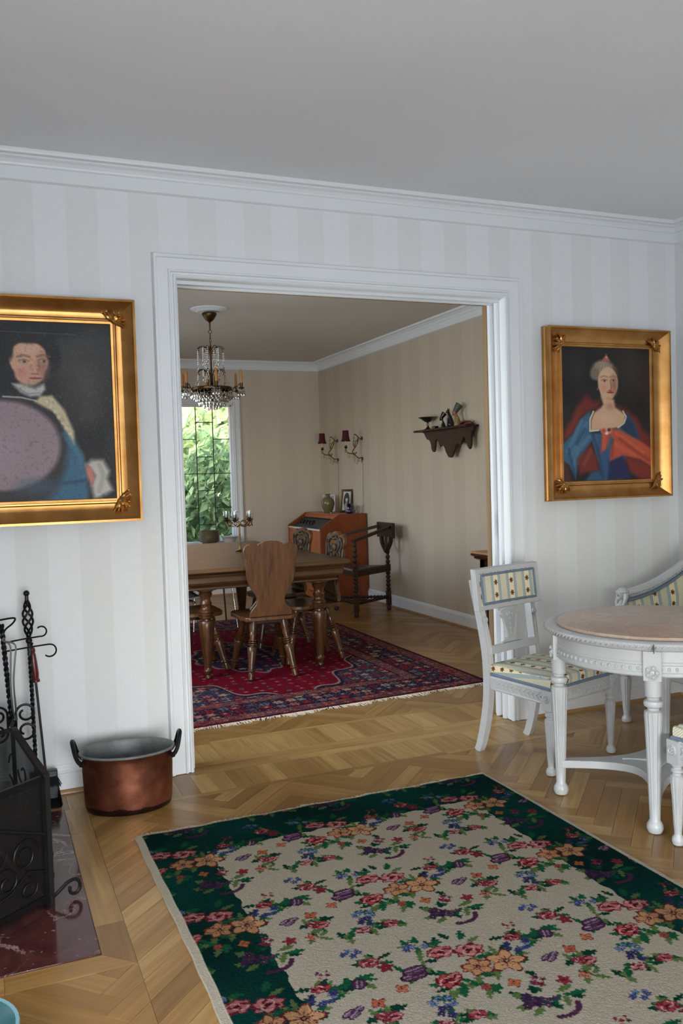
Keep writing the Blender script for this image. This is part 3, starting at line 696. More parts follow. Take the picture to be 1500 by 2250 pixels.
def floral_rug():
    col, al = rug_tile(); x0, x1, y1, y0 = -.306, 1.256, -.665, -3.10
    root = thing('floral_rug', 'cream rug with green border and bouquets of roses in the front room', 'rug', ((x0+x1)/2, (y0+y1)/2, 0))
    def grid(ya, yb, res, skirt_nm):
        nx = int(round((x1-x0)/res))+1; ny = int(round((yb-ya)/res))+1
        gx = np.linspace(x0, x1, nx); gy = np.linspace(yb, ya, ny); Xg, Yg = np.meshgrid(gx, gy)
        j1 = RNG.integers(-1, 2, Xg.shape)*.0012
        U = (Xg-.486+j1) % TU; V = (Yg+2.0+j1) % TV
        iu = np.minimum((U/TR).astype(int), col.shape[1]-1); iv = np.minimum((V/TR).astype(int), col.shape[0]-1)
        fc = col[iv, iu]; fa = al[iv, iu]
        c = np.empty(Xg.shape+(3,)); c[:] = (148, 139, 122)
        wob = .012*np.sin(Xg*37)+.008*np.sin(Xg*91+1)
        wobx = .010*np.sin(Yg*41)+.008*np.sin(Yg*83)
        g = (Xg < -.088+wobx*.4) | (Xg > 1.020+wobx*.4) | (Yg > -.925+wob*.5) | (Yg < -2.86)
        k = .9+.2*np.sin(Xg*9+1)*np.sin(Yg*7)
        c[g] = np.stack([5*k, 42*k, 37*k], -1)[g]
        c[fa] = fc[fa]*.78
        # flowers woven into the green ground are deeper
        m = g & fa; c[m] = c[m]*.86
        sel = (Xg < -.280) | (Xg > 1.236) | (Yg > -.680) | (Yg < -3.085); c[sel] = (164, 155, 138)
        c = lin_arr(np.clip(c+RNG.normal(0, 4, Xg.shape)[..., None], 0, 255))
        ex = .006*np.sin(Yg*3.1+.5)+.0012*np.sin(Yg*31); ey = .004*np.sin(Xg*19)+.003*np.sin(Xg*47+1)
        PX = Xg+ex*np.clip((-.15-Xg)/.15, 0, 1); PY = Yg+ey*np.clip((Yg+.75)/.1, 0, 1)
        Zg = .011+RNG.normal(0, .0004, Xg.shape)+.0015*np.sin(Xg*7)*np.sin(Yg*5); Zg[sel] -= .003
        P = np.stack([PX, PY, Zg], -1).reshape(-1, 3)-np.array(root.location)
        return P, c.reshape(-1, 3), ny, nx
    P, c, ny, nx = grid(-2.56, y1, .00275, 0); color_sheet('pile', 'rug_pile', root, P, c, ny, nx, .0105)
    P, c, ny, nx = grid(y0, -2.56, .008, 0); color_sheet('pile', 'rug_pile', root, P, c, ny, nx, .0105)
    b = B(); n = 420                                   # short fringe on the far end
    for i in range(n):
        x = x0+(x1-x0)*(i+random.random())/n; l = random.uniform(.006, .018)*(1.0+.8*(math.sin(x*21)+1)*.3); s = random.uniform(-.008, .008)
        ye = y1+.004*math.sin(x*19)+.003*math.sin(x*47+1)
        b.tube([(x, ye-.003, .006), (x+s*.4, ye+l*.5, .0055), (x+s, ye+l, .0022)], [.0019, .0017, .0012], 4)
    b.tube([(x0+.06+.03*i, y1+.016+.006*math.sin(i*1.7), .0025) for i in range(12)], .0012, 4)
    b.v = [(p[0]-root.location.x, p[1]-root.location.y, p[2]) for p in b.v]
    o = b.obj('fringe', 'fringe_cream', root); o['kind'] = 'stuff'
floral_rug()

# ------------------------------------------------------------------ red oriental carpet under the dining table
def red_carpet():
    x0, x1, y1 = -.20, 2.215, 4.20
    def near(x): return .672+.068*(x-.218)
    root = thing('oriental_carpet', 'red and navy patterned oriental carpet with white fringe under the dining table', 'carpet', (1.0, 2.45, 0))
    res = .0062; nx = int((x1-x0)/res)+1; ny = int((y1-.72)/res)+1
    S, T = np.meshgrid(np.linspace(0, 1, nx), np.linspace(0, 1, ny)); Xg = x0+(x1-x0)*S; Yg = near(Xg)+(y1-near(Xg))*T
    d = np.minimum(np.minimum(Xg-x0, x1-Xg), np.minimum(Yg-near(Xg), y1-Yg))
    def seeds(cell, seed, jit=.3):
        iu = np.floor(Xg/cell).astype(int); iv = np.floor(Yg/cell).astype(int)
        h = lambda k: (np.abs(np.sin(iu*(127.1+k*3.7)+iv*(311.7+k*5.3)+seed*17.7)*43758.5453) % 1.0)
        cx = (iu+.5+(h(1)-.5)*jit)*cell; cyy = (iv+.5+(h(2)-.5)*jit)*cell
        return np.hypot(Xg-cx, Yg-cyy)/cell, np.arctan2(Yg-cyy, Xg-cx), h(3)
    r1, t1, h1 = seeds(.045, 1); r2, t2, h2 = seeds(.085, 2); r3, t3, h3 = seeds(.024, 3, .6)
    c = np.empty(Xg.shape+(3,))
    def pal(h, cols): return np.array(cols, dtype=float)[np.minimum((h*len(cols)).astype(int), len(cols)-1)]
    def ground(m, col): c[m] = col
    def motif(m, r, t, h, R, cols, n=5):
        k = m & (r < R*(.8+.2*np.cos(n*t))); c[k] = pal(h, cols)[k]; k2 = m & (r < R*.3); c[k2] = pal((h*7.3) % 1, [(214, 190, 160), (40, 30, 50), (190, 70, 70)])[k2]
    e0 = d < .022; b1 = (d >= .022) & (d < .125); b2 = (d >= .125) & (d < .345); b3 = (d >= .345) & (d < .445); inn = d >= .445
    warm = [(196, 96, 84), (208, 140, 120), (120, 120, 130), (150, 34, 52), (86, 92, 116)]
    cool = [(176, 50, 64), (206, 124, 116), (124, 138, 150), (150, 40, 58), (70, 84, 116), (210, 180, 160)]
    ground(e0, (124, 20, 46)); ground(b1, (138, 72, 76)); motif(b1, r1, t1, h1, .42, warm); motif(b1 & (r1 > .45), r3, t3, h3, .38, [(54, 50, 76), (196, 110, 96), (112, 30, 46)])
    ground(b2, (46, 34, 58)); motif(b2, r2, t2, h2, .44, cool, 6); motif(b2 & (r2 > .46), r3, t3, h3, .4, [(150, 44, 60), (96, 96, 120), (178, 96, 92), (60, 44, 70)])
    ground(b3, (142, 80, 82)); motif(b3, r1, t1, (h1*3.1) % 1, .42, warm); motif(b3 & (r1 > .45), r3, t3, h3, .36, [(54, 50, 76), (196, 120, 104)])
    ground(inn, (60, 52, 78)); motif(inn, r2, t2, (h2*2.3) % 1, .42, cool + [(156, 160, 166)], 5); motif(inn & (r2 > .44), r3, t3, h3, .42, [(150, 40, 60), (110, 110, 128), (190, 110, 110), (70, 84, 116)])
    ux, uy = np.abs(Xg-1.0)/.80, np.abs(Yg-2.45)/1.32; th = np.arctan2(uy, ux)
    R = (ux**1.55+uy**1.55)**(1/1.55)*(1+.055*np.cos(14*th)+.03*np.cos(6*th+1))
    c[inn & (R < 1.05)] = (46, 34, 56); c[inn & (R < 1.02)] = (196, 168, 162); red = inn & (R < 1.0); c[red] = (146, 16, 42)
    motif(red & (R > .60), r2, t2, h2, .24, [(196, 90, 96), (60, 50, 76), (120, 118, 134)], 5)
    med = red & (R < .46); c[med] = (60, 50, 76); motif(med, r2, t2, h2, .4, cool); c[red & (np.abs(R-.46) < .010)] = (190, 160, 156)
    for q in (.022, .125, .345, .445): c[np.abs(d-q) < .0055] = (30, 24, 40)
    c = lin_arr(np.clip(c*.70+RNG.normal(0, 5, Xg.shape)[..., None], 0, 255))
    Zg = .0085+RNG.normal(0, .0003, Xg.shape)
    P = np.stack([Xg, Yg, Zg], -1).reshape(-1, 3)-np.array(root.location)
    color_sheet('pile', 'wool_pile', root, P, c.reshape(-1, 3), ny, nx, .008)
    b = B(); n = 520
    for i in range(n):
        x = x0+(x1-x0)*(i+random.random())/n; l = random.uniform(.022, .05)*(1+.5*math.sin(x*13+1)*math.sin(x*29)); s = random.gauss(.012*math.sin(x*17), .012); y = near(x)
        b.tube([(x-1.0, y+.004-2.45, .006), (x+s*.4-1.0, y-l*.5-2.45, .006+.003*random.random()), (x+s-1.0, y-l-2.45, .0024)], [.0024, .0022, .0014], 4)
    o = b.obj('fringe', 'fringe_cream', root); o['kind'] = 'stuff'
red_carpet()

# ------------------------------------------------------------------ painted canvases
class Paint:
    def __init__(s, nx, ny, mapfn):           # mapfn(x, y) -> (u, v) in 0..1 with v measured downwards
        s.nx, s.ny, s.f = nx, ny, mapfn; s.U, s.V = np.meshgrid((np.arange(nx)+.5)/nx, (np.arange(ny)+.5)/ny)
        s.asp = ny/nx; s.a = np.zeros((ny, nx, 3)); s.jit = .004*(s.noise(40, 1)-.5)
    def noise(s, k, seed):
        rng = np.random.default_rng(seed); g = rng.random((int(k*s.asp)+3, k+3)); x = s.U*k; y = s.V*k*s.asp; i = x.astype(int); j = y.astype(int); fx = x-i; fy = y-j
        fx = fx*fx*(3-2*fx); fy = fy*fy*(3-2*fy)
        return (g[j, i]*(1-fx)+g[j, i+1]*fx)*(1-fy)+(g[j+1, i]*(1-fx)+g[j+1, i+1]*fx)*fy
    def comp(s, m, col): m = np.clip(m, 0, 1)[..., None]; s.a = s.a*(1-m)+np.array(col, float)*m
    def fill(s, col): s.a[:] = col
    def blob(s, x, y, rx, ry, col, soft=.25, al=1.0, ang=0):
        u, v = s.f(x, y); u2, _ = s.f(x+rx, y); _, v2 = s.f(x, y+ry); ru = abs(u2-u); rv = abs(v2-v)*s.asp
        dx = s.U-u; dy = (s.V-v)*s.asp; c, q = math.cos(ang), math.sin(ang); a = (dx*c+dy*q)/ru; b = (-dx*q+dy*c)/rv
        s.comp((1-np.hypot(a, b))/soft*al if soft > 0 else al, col) if al == 1 else s.comp(np.clip((1-np.hypot(a, b))/soft, 0, 1)*al, col)
    def poly(s, pts, col, soft=.006, al=1.0):
        P = [s.f(*p) for p in pts]; P = [(u, v*s.asp) for u, v in P]; x = s.U+s.jit; y = s.V*s.asp+s.jit; ins = np.zeros(x.shape, bool); dist = np.full(x.shape, 9.0)
        for i in range(len(P)):
            (x0, y0), (x1, y1) = P[i-1], P[i]
            if y0 != y1: ins ^= ((y0 > y) != (y1 > y)) & (x < (x1-x0)*(y-y0)/(y1-y0)+x0)
            L2 = (x1-x0)**2+(y1-y0)**2+1e-12; t = np.clip(((x-x0)*(x1-x0)+(y-y0)*(y1-y0))/L2, 0, 1); dist = np.minimum(dist, np.hypot(x-x0-t*(x1-x0), y-y0-t*(y1-y0)))
        sd = np.where(ins, dist, -dist); s.comp(np.clip(sd/soft*.5+.5, 0, 1)*al, col)
    def line(s, pts, w, col, al=1.0):
        P = [s.f(*p) for p in pts]; P = [(u, v*s.asp) for u, v in P]; x = s.U; y = s.V*s.asp; dist = np.full(x.shape, 9.0)
        for i in range(1, len(P)):
            (x0, y0), (x1, y1) = P[i-1], P[i]; L2 = (x1-x0)**2+(y1-y0)**2+1e-12; t = np.clip(((x-x0)*(x1-x0)+(y-y0)*(y1-y0))/L2, 0, 1); dist = np.minimum(dist, np.hypot(x-x0-t*(x1-x0), y-y0-t*(y1-y0)))
        s.comp(np.clip((w-dist)/(w*.6), 0, 1)*al, col)
    def folds(s, pts_mask_col, n): pass
def paint_lady():
    p = Paint(250, 305, lambda x, y: ((x-285)/893.0, (y-(330+(x-285)*.0447))/(1390-(x-285)*.0671)))
    p.fill((34, 31, 30)); n = p.noise(5, 3); p.comp((n-.5)*1.2, (58, 56, 54)); p.blob(980, 560, 260, 380, (66, 62, 58), .9, .7); p.blob(430, 560, 160, 260, (52, 51, 52), .9, .7); p.blob(1100, 720, 110, 220, (66, 38, 36), .9, .6)
    p.poly([(520, 830), (430, 950), (370, 1080), (300, 1190), (285, 1320), (400, 1220), (470, 1070), (560, 1000), (650, 960), (660, 880), (600, 900)], (112, 44, 36), .03); p.poly([(450, 960), (390, 1090), (330, 1230), (420, 1130)], (140, 62, 46), .04, .6)
    p.poly([(820, 930), (930, 990), (1030, 1060), (1090, 1180), (1178, 1270), (1178, 1440), (1060, 1340), (1000, 1180), (900, 1020)], (112, 46, 38), .03)
    p.poly([(560, 990), (470, 1070), (380, 1230), (285, 1330), (285, 1510), (340, 1540), (405, 1690), (425, 1560), (500, 1410), (570, 1300), (620, 1480), (690, 1718), (860, 1718), (900, 1500), (1000, 1330), (1060, 1310), (1010, 1130), (930, 1020), (880, 1160), (700, 1230), (560, 1215)], (62, 98, 128), .012)
    p.poly([(930, 1040), (1000, 1120), (1060, 1310), (960, 1270), (870, 1180)], (38, 62, 86), .02)
    p.poly([(640, 1240), (720, 1300), (760, 1470), (740, 1718), (690, 1718), (610, 1420)], (56, 86, 124), .02); p.poly([(740, 1500), (880, 1450), (930, 1560), (960, 1700), (720, 1718)], (40, 44, 84), .02)
    for q in (((470, 1100), (400, 1260), (330, 1400)), ((520, 1120), (450, 1290), (360, 1460)), ((545, 1260), (440, 1380), (380, 1560))): p.line(q, .030, (104, 142, 164), .40)
    for q in (((500, 1180), (420, 1330)), ((580, 1240), (640, 1440), (680, 1680)), ((340, 1380), (390, 1640))): p.line(q, .024, (36, 60, 84), .5)
    p.poly([(560, 1330), (420, 1490), (440, 1640), (640, 1610), (620, 1480)], (116, 46, 42), .025); p.line(((560, 1400), (490, 1540)), .026, (158, 90, 78), .35)
    p.poly([(640, 1600), (560, 1620), (490, 1718), (690, 1718)], (50, 86, 116), .02)
    sk = (208, 168, 138)
    p.poly([(668, 850), (690, 930), (660, 965), (600, 1010), (565, 1090), (560, 1200), (660, 1190), (760, 1180), (850, 1165), (905, 1110), (915, 1040), (870, 1000), (810, 960), (800, 880)], sk, .014)
    p.blob(760, 950, 70, 60, (172, 130, 106), .8, .7); p.blob(720, 1080, 130, 70, (222, 184, 156), .9, .6)
    p.line(((590, 1000), (555, 1080), (552, 1200), (640, 1192)), .011, (214, 206, 184)); p.line(((890, 1000), (922, 1060), (900, 1120), (835, 1168)), .010, (206, 198, 174))
    p.blob(700, 590, 140, 130, (150, 132, 112), .3); p.blob(610, 620, 60, 80, (128, 112, 96), .5); p.blob(810, 620, 50, 100, (84, 72, 62), .6); p.blob(690, 530, 90, 50, (176, 160, 138), .7, .7)
    for k in range(6): p.line(((600+k*36, 640), (620+k*30, 560), (660+k*20, 510)), .006, (108, 94, 80), .5)
    p.blob(742, 710, 108, 172, sk, .12); p.blob(735, 820, 78, 78, sk, .2); p.blob(805, 740, 52, 150, (150, 104, 84), .8, .8); p.blob(700, 760, 50, 60, (218, 140, 118), .9, .7); p.blob(720, 620, 70, 50, (222, 186, 158), .9, .7)
    for x in (704, 795): p.blob(x, 690, 32, 20, (176, 136, 112), .8, .8); p.blob(x, 691, 25, 12, (206, 182, 160), .6, .8); p.blob(x+3, 690, 14, 13, (70, 50, 42), .6); p.line(((x-30, 684), (x, 674), (x+30, 684)), .006, (120, 82, 66), .7); p.line(((x-36, 652), (x, 640), (x+34, 652)), .010, (150, 112, 90), .6)
    p.line(((768, 690), (776, 760), (764, 786)), .009, (160, 104, 82), .9); p.line(((745, 788), (775, 792)), .008, (140, 84, 68), .8)
    p.blob(764, 808, 36, 13, (168, 70, 64), .4); p.line(((728, 806), (800, 810)), .004, (110, 40, 40)); p.blob(750, 870, 50, 24, (180, 132, 108), .9, .6); p.line(((660, 720), (630, 780)), .006, (190, 140, 120), .6)
    p.poly([(685, 490), (728, 415), (768, 490)], (186, 108, 86), .01); p.blob(730, 450, 10, 14, (214, 170, 140), .4)
    p.poly([(680, 1180), (665, 1300), (655, 1430), (720, 1370), (755, 1250), (790, 1290), (755, 1400), (745, 1510), (880, 1450), (960, 1480), (1060, 1500), (1178, 1580), (1178, 1390), (1070, 1310), (960, 1250), (850, 1190), (760, 1180)], (186, 82, 58), .014)
    p.poly([(900, 1470), (1060, 1500), (1178, 1580), (1178, 1700), (1060, 1700), (950, 1620)], (122, 48, 42), .02)
    for q in (((820, 1230), (960, 1330), (1090, 1420)), ((800, 1330), (900, 1400), (1010, 1440)), ((700, 1230), (690, 1380))): p.line(q, .030, (208, 108, 76), .45)
    for q in (((850, 1280), (1000, 1400), (1150, 1500)), ((780, 1300), (770, 1460)), ((960, 1560), (1120, 1660))): p.line(q, .024, (132, 52, 40), .5)
    p.blob(715, 1200, 70, 42, (206, 150, 132), .4); p.blob(690, 1200, 26, 30, (186, 82, 70), .4); p.blob(745, 1190, 22, 22, (84, 60, 60), .4); p.blob(720, 1225, 20, 18, (228, 206, 190), .4)
    p.poly([(285, 1510), (330, 1540), (360, 1718), (285, 1718)], (84, 46, 42), .02)
    return p
def paint_man():
    p = Paint(250, 320, lambda x, y: ((x+85)/1115.0, (y-(285+(x+85)*.022))/(1630-(x+85)*.066)))
    p.fill((36, 35, 36)); p.comp((p.noise(6, 5)-.45)*1.3, (62, 62, 62)); p.blob(820, 800, 330, 560, (82, 80, 78), .9, .8); p.blob(900, 420, 200, 200, (60, 60, 60), .9, .6)
    p.blob(380, 470, 180, 120, (40, 38, 40), .4); p.blob(235, 640, 70, 190, (36, 35, 38), .5); p.blob(585, 600, 70, 170, (38, 37, 40), .5); p.blob(430, 430, 130, 50, (70, 70, 72), .8, .5)
    p.poly([(640, 1250), (720, 1340), (780, 1500), (810, 1780), (800, 1900), (330, 1900), (400, 1770), (560, 1620), (640, 1450)], (62, 104, 130), .02)
    p.poly([(-85, 1000), (40, 960), (260, 930), (430, 980), (620, 1200), (660, 1400), (640, 1600), (560, 1800), (480, 1900), (-85, 1900)], (56, 52, 56), .03)
    p.blob(180, 1400, 450, 420, (150, 132, 138), .10); p.blob(110, 1440, 300, 300, (160, 146, 154), .8, .6); p.blob(420, 1760, 240, 110, (74, 92, 112), .7, .6)  # paler inner disc paints some of the varnish glare into the vest
    p.poly([(470, 960), (560, 950), (650, 1080), (715, 1270), (712, 1380), (650, 1260), (570, 1100), (430, 1010)], (196, 184, 152), .012)
    for k in range(7): p.blob(520+k*27, 1000+k*48, 16, 22, (222, 210, 176), .6, .7)
    p.blob(400, 640, 152, 175, (202, 158, 134), .12); p.blob(400, 770, 120, 100, (198, 150, 130), .2); p.blob(505, 690, 62, 170, (150, 112, 96), .8, .8); p.blob(390, 540, 110, 60, (212, 172, 148), .8, .7); p.blob(340, 760, 60, 50, (200, 128, 114), .9, .7)
    p.blob(400, 445, 160, 62, (42, 40, 42), .4); p.blob(262, 560, 34, 110, (40, 38, 40), .6); p.blob(548, 560, 30, 110, (42, 40, 42), .6)
    for x, y in ((362, 655), (508, 650)): p.blob(x, y, 46, 28, (158, 122, 104), .8, .8); p.blob(x, y, 32, 15, (176, 164, 150), .6, .8); p.blob(x+4, y, 17, 16, (78, 68, 62), .6); p.line(((x-40, y-8), (x, y-20), (x+40, y-6)), .006, (126, 98, 84), .7); p.line(((x-48, y-42), (x, y-56), (x+44, y-42)), .012, (116, 90, 76), .6)
    p.line(((470, 660), (476, 720), (452, 752)), .010, (160, 108, 92), .9); p.blob(440, 745, 30, 22, (206, 150, 130), .6, .8); p.line(((415, 762), (465, 764)), .006, (130, 84, 72), .8)
    p.blob(440, 802, 52, 15, (172, 96, 92), .5); p.line(((395, 802), (490, 800)), .004, (120, 62, 60))
    p.poly([(268, 850), (330, 930), (400, 965), (470, 955), (510, 900), (505, 850), (430, 890), (340, 850)], (186, 186, 182), .012); p.line(((300, 880), (380, 940), (470, 930)), .008, (132, 132, 132), .7)
    p.blob(400, 860, 110, 40, (170, 150, 138), .8, .6)
    p.line(((200, 965), (330, 972), (440, 1000)), .008, (190, 190, 188), .8); p.line(((640, 1300), (760, 1480), (790, 1700)), .03, (84, 128, 152), .4); p.line(((500, 1740), (700, 1720), (790, 1700)), .018, (40, 66, 88), .6); s_ = p.noise(120, 9); p.comp((s_-.62)*.7, (120, 118, 120)); p.comp((.36-p.noise(70, 12))*.5, (30, 30, 32))
    p.poly([(840, 1520), (930, 1520), (980, 1620), (960, 1690), (1000, 1790), (900, 1850), (850, 1870), (830, 1750), (860, 1660), (800, 1560)], (190, 186, 178), .02); p.line(((900, 1560), (930, 1660), (890, 1800)), .022, (150, 147, 142), .5)
    p.poly([(790, 1570), (840, 1590), (862, 1690), (830, 1750), (800, 1660)], (196, 126, 114), .012)
    p.line(((-60, 385), (300, 395), (760, 412)), .004, (92, 92, 92), .6)
    return p
def gilt_picture(nm, label, cx, cz, W, H, cw, chh, painter, depth):
    root = thing(nm, label, 'painting', (cx, 0, cz))
    rail = (W-cw)/2; rv = (H-chh)/2
    prof = [(0, 0), (0, .020), (.006, .026), (.006, depth-.012), (.002, depth-.006), (.002, depth), (.012, depth+.001)] + [(.015+.067*t_, depth-.003-.041*math.sin(PI/2*t_)) for t_ in np.linspace(0, 1, 12)] + [(.088, depth-.034), (.094, depth-.034), (.096, depth-.042), (.106, depth-.044), (.110, depth-.050)]
    k = 110e-3; vs = []; n = len(prof)
    for q, h in prof:
        ix = q/k*rail; iz = q/k*rv; a = W/2-ix; c = H/2-iz
        vs += [(-a, -h-.004, -c), (a, -h-.004, -c), (a, -h-.004, c), (-a, -h-.004, c)]
    fs = [(i*4+j, i*4+(j+1) % 4, (i+1)*4+(j+1) % 4, (i+1)*4+j) for i in range(n-1) for j in range(4)]
    b = B().add(vs, fs); b.obj('frame', 'gilt', root, True, 30)
    nx, ny = painter.nx, painter.ny; X, Z = np.meshgrid(np.linspace(-cw/2-.004, cw/2+.004, nx), np.linspace(chh/2+.004, -chh/2-.004, ny))
    P = np.stack([X, np.full(X.shape, -(depth-.050)-.006), Z], -1).reshape(-1, 3)
    color_sheet('canvas', 'oil_canvas', root, P, lin_arr(np.clip(painter.a, 0, 255)).reshape(-1, 3), ny, nx)
    B().box(-W/2+.03, W/2-.03, -.012, -.002, -H/2+.03, H/2-.03).obj('backing', 'dark_oak', root)
    for sx in (-1, 1):                                  # acanthus corner ornaments
        for sz in (-1, 1):
            o = B(); c0 = Vector((sx*(W/2-rail*.62), -(depth-.030), sz*(H/2-rv*.62)))
            inw = Vector((-sx, 0, -sz)).normalized()
            for i in range(9):
                a = (i-4)*.36; d = Vector((inw.x*math.cos(a)-inw.z*math.sin(a), 0, inw.x*math.sin(a)+inw.z*math.cos(a)))
                d2 = -d if i % 2 else -d
                L = .060 if i in (0, 8) else (.052 if i % 2 else .064)
                L = L*(1.0 if abs(i-4) > 1 else .8); base = c0+inw*.042
                tip = base+d2*L; mid = base+d2*L*.55+Vector((0, -.012, 0)); side = d2.cross(Vector((0, 1, 0)))*.010
                o.tube(catmull([base, mid+side*.6, tip+Vector((0, .006, 0))+side], 4), [.004, .0065, .0075, .008, .0075, .006, .005, .004, .0025][:9], 6)
                o.ball(tip+side+Vector((0, .002, 0)), .0055, 6, 5)
            o.ball(c0+inw*.036+Vector((0, -.004, 0)), .013, 8, 6); o.ball(c0+Vector((0, -.006, 0)), .009, 8, 6)
            o.obj('corner_ornament', 'gilt_carving', root)
    return root
gilt_picture('portrait_painting', 'gilt framed oil portrait of a dark-haired man, hanging above the fire irons', -.545, 1.694, .83, .99, .61, .772, paint_man(), .062)
gilt_picture('portrait_painting', 'gilt framed oil portrait of a lady in blue, above the salon chairs', 2.518, 1.683, .858, .965, .615, .748, paint_lady(), .066)

# ------------------------------------------------------------------ white salon furniture
def fluted_leg(b, x, y, ztop, s=1.0, mat=None, zoff=0.0):
    pr = [(.010, 0), (.019, .004), (.023, .016), (.021, .030), (.014, .040), (.013, .048), (.0165, .09), (.0195, .17), (.0235, .23), (.0255, .262), (.024, .274), (.0165, .280), (.0165, .286), (.0225, .291), (.0225, .299), (.0165, .304), (.0165, .310), (.022, .316), (.022, .322)]
    H = .322; k = ztop/H
    b.lathe([(r*s, z*k) for r, z in pr], 32, Matrix.Translation((x, y, zoff)), flute=12, fdep=.14, frange=(.09*k, .262*k))
def beads(b, p0, p1, n, r, out=(0, 0, 0), el=1.6):
    p0, p1 = Vector(p0), Vector(p1); d = (p1-p0); L = d.length; q = Vector((1, 0, 0)).rotation_difference(d.normalized()).to_matrix()
    for i in range(n): b.ball(p0+d*((i+.5)/n)+Vector(out), r, 6, 4, sx=el, sy=1, sz=1, mat=q)
def rosette(b, c, nrm, r):
    c = Vector(c); q = Vector((0, 0, 1)).rotation_difference(Vector(nrm).normalized()).to_matrix().to_4x4(); T = Matrix.Translation(c) @ q
    b.lathe([(r, 0), (r, .003), (r*.85, .005), (r*.75, .002), (r*.3, .002), (r*.28, .006), (1e-6, .008)], 16, T)
    for i in range(8):
        a = i*PI/4; b.ball(T @ Vector((r*.52*math.cos(a), r*.52*math.sin(a), .003)), r*.17, 6, 4)
def cushion_mesh(outl, z0, h, puff, nn=14, crown=.014):
    # soft pad over a polygon outline (star-shaped around its centre); returns B
    b = B(); n = len(outl); cx = sum(p[0] for p in outl)/n; cyy = sum(p[1] for p in outl)/n
    rings = [(1.0, 0), (1.0+puff*.4, h*.25), (1.0+puff*.5, h*.5), (1.0+puff*.2, h*.8), (.985, h*.95), (.95, h*1.03)] + [(1-.05-.95*t, h*1.03+crown*(1-(1-t)**2)) for t in (.15, .35, .6, .85)]
    vs = [(cx+(x-cx)*s, cyy+(y-cyy)*s, z0+z) for s, z in rings for x, y in outl]; vs.append((cx, cyy, z0+h*1.03+crown))
    fs = [(i*n+k, i*n+(k+1) % n, (i+1)*n+(k+1) % n, (i+1)*n+k) for i in range(len(rings)-1) for k in range(n)]
    o = (len(rings)-1)*n; fs += [(o+k, o+(k+1) % n, len(vs)-1) for k in range(n)]; fs.append(tuple(range(n-1, -1, -1)))
    return b.add(vs, fs)
def dense(outl, n=8):
    o = []
    for i in range(len(outl)):
        a, c = outl[i], outl[(i+1) % len(outl)]
        for k in range(n): o.append((a[0]+(c[0]-a[0])*k/n, a[1]+(c[1]-a[1])*k/n))
    return o
def uv_seat(co, nr):
    return (co[0] if abs(nr[0]) < .75 else co[0]+math.copysign(.47-co[2], co[0]), co[1] if abs(nr[1]) < .75 else co[1]+math.copysign(.47-co[2], co[1]))
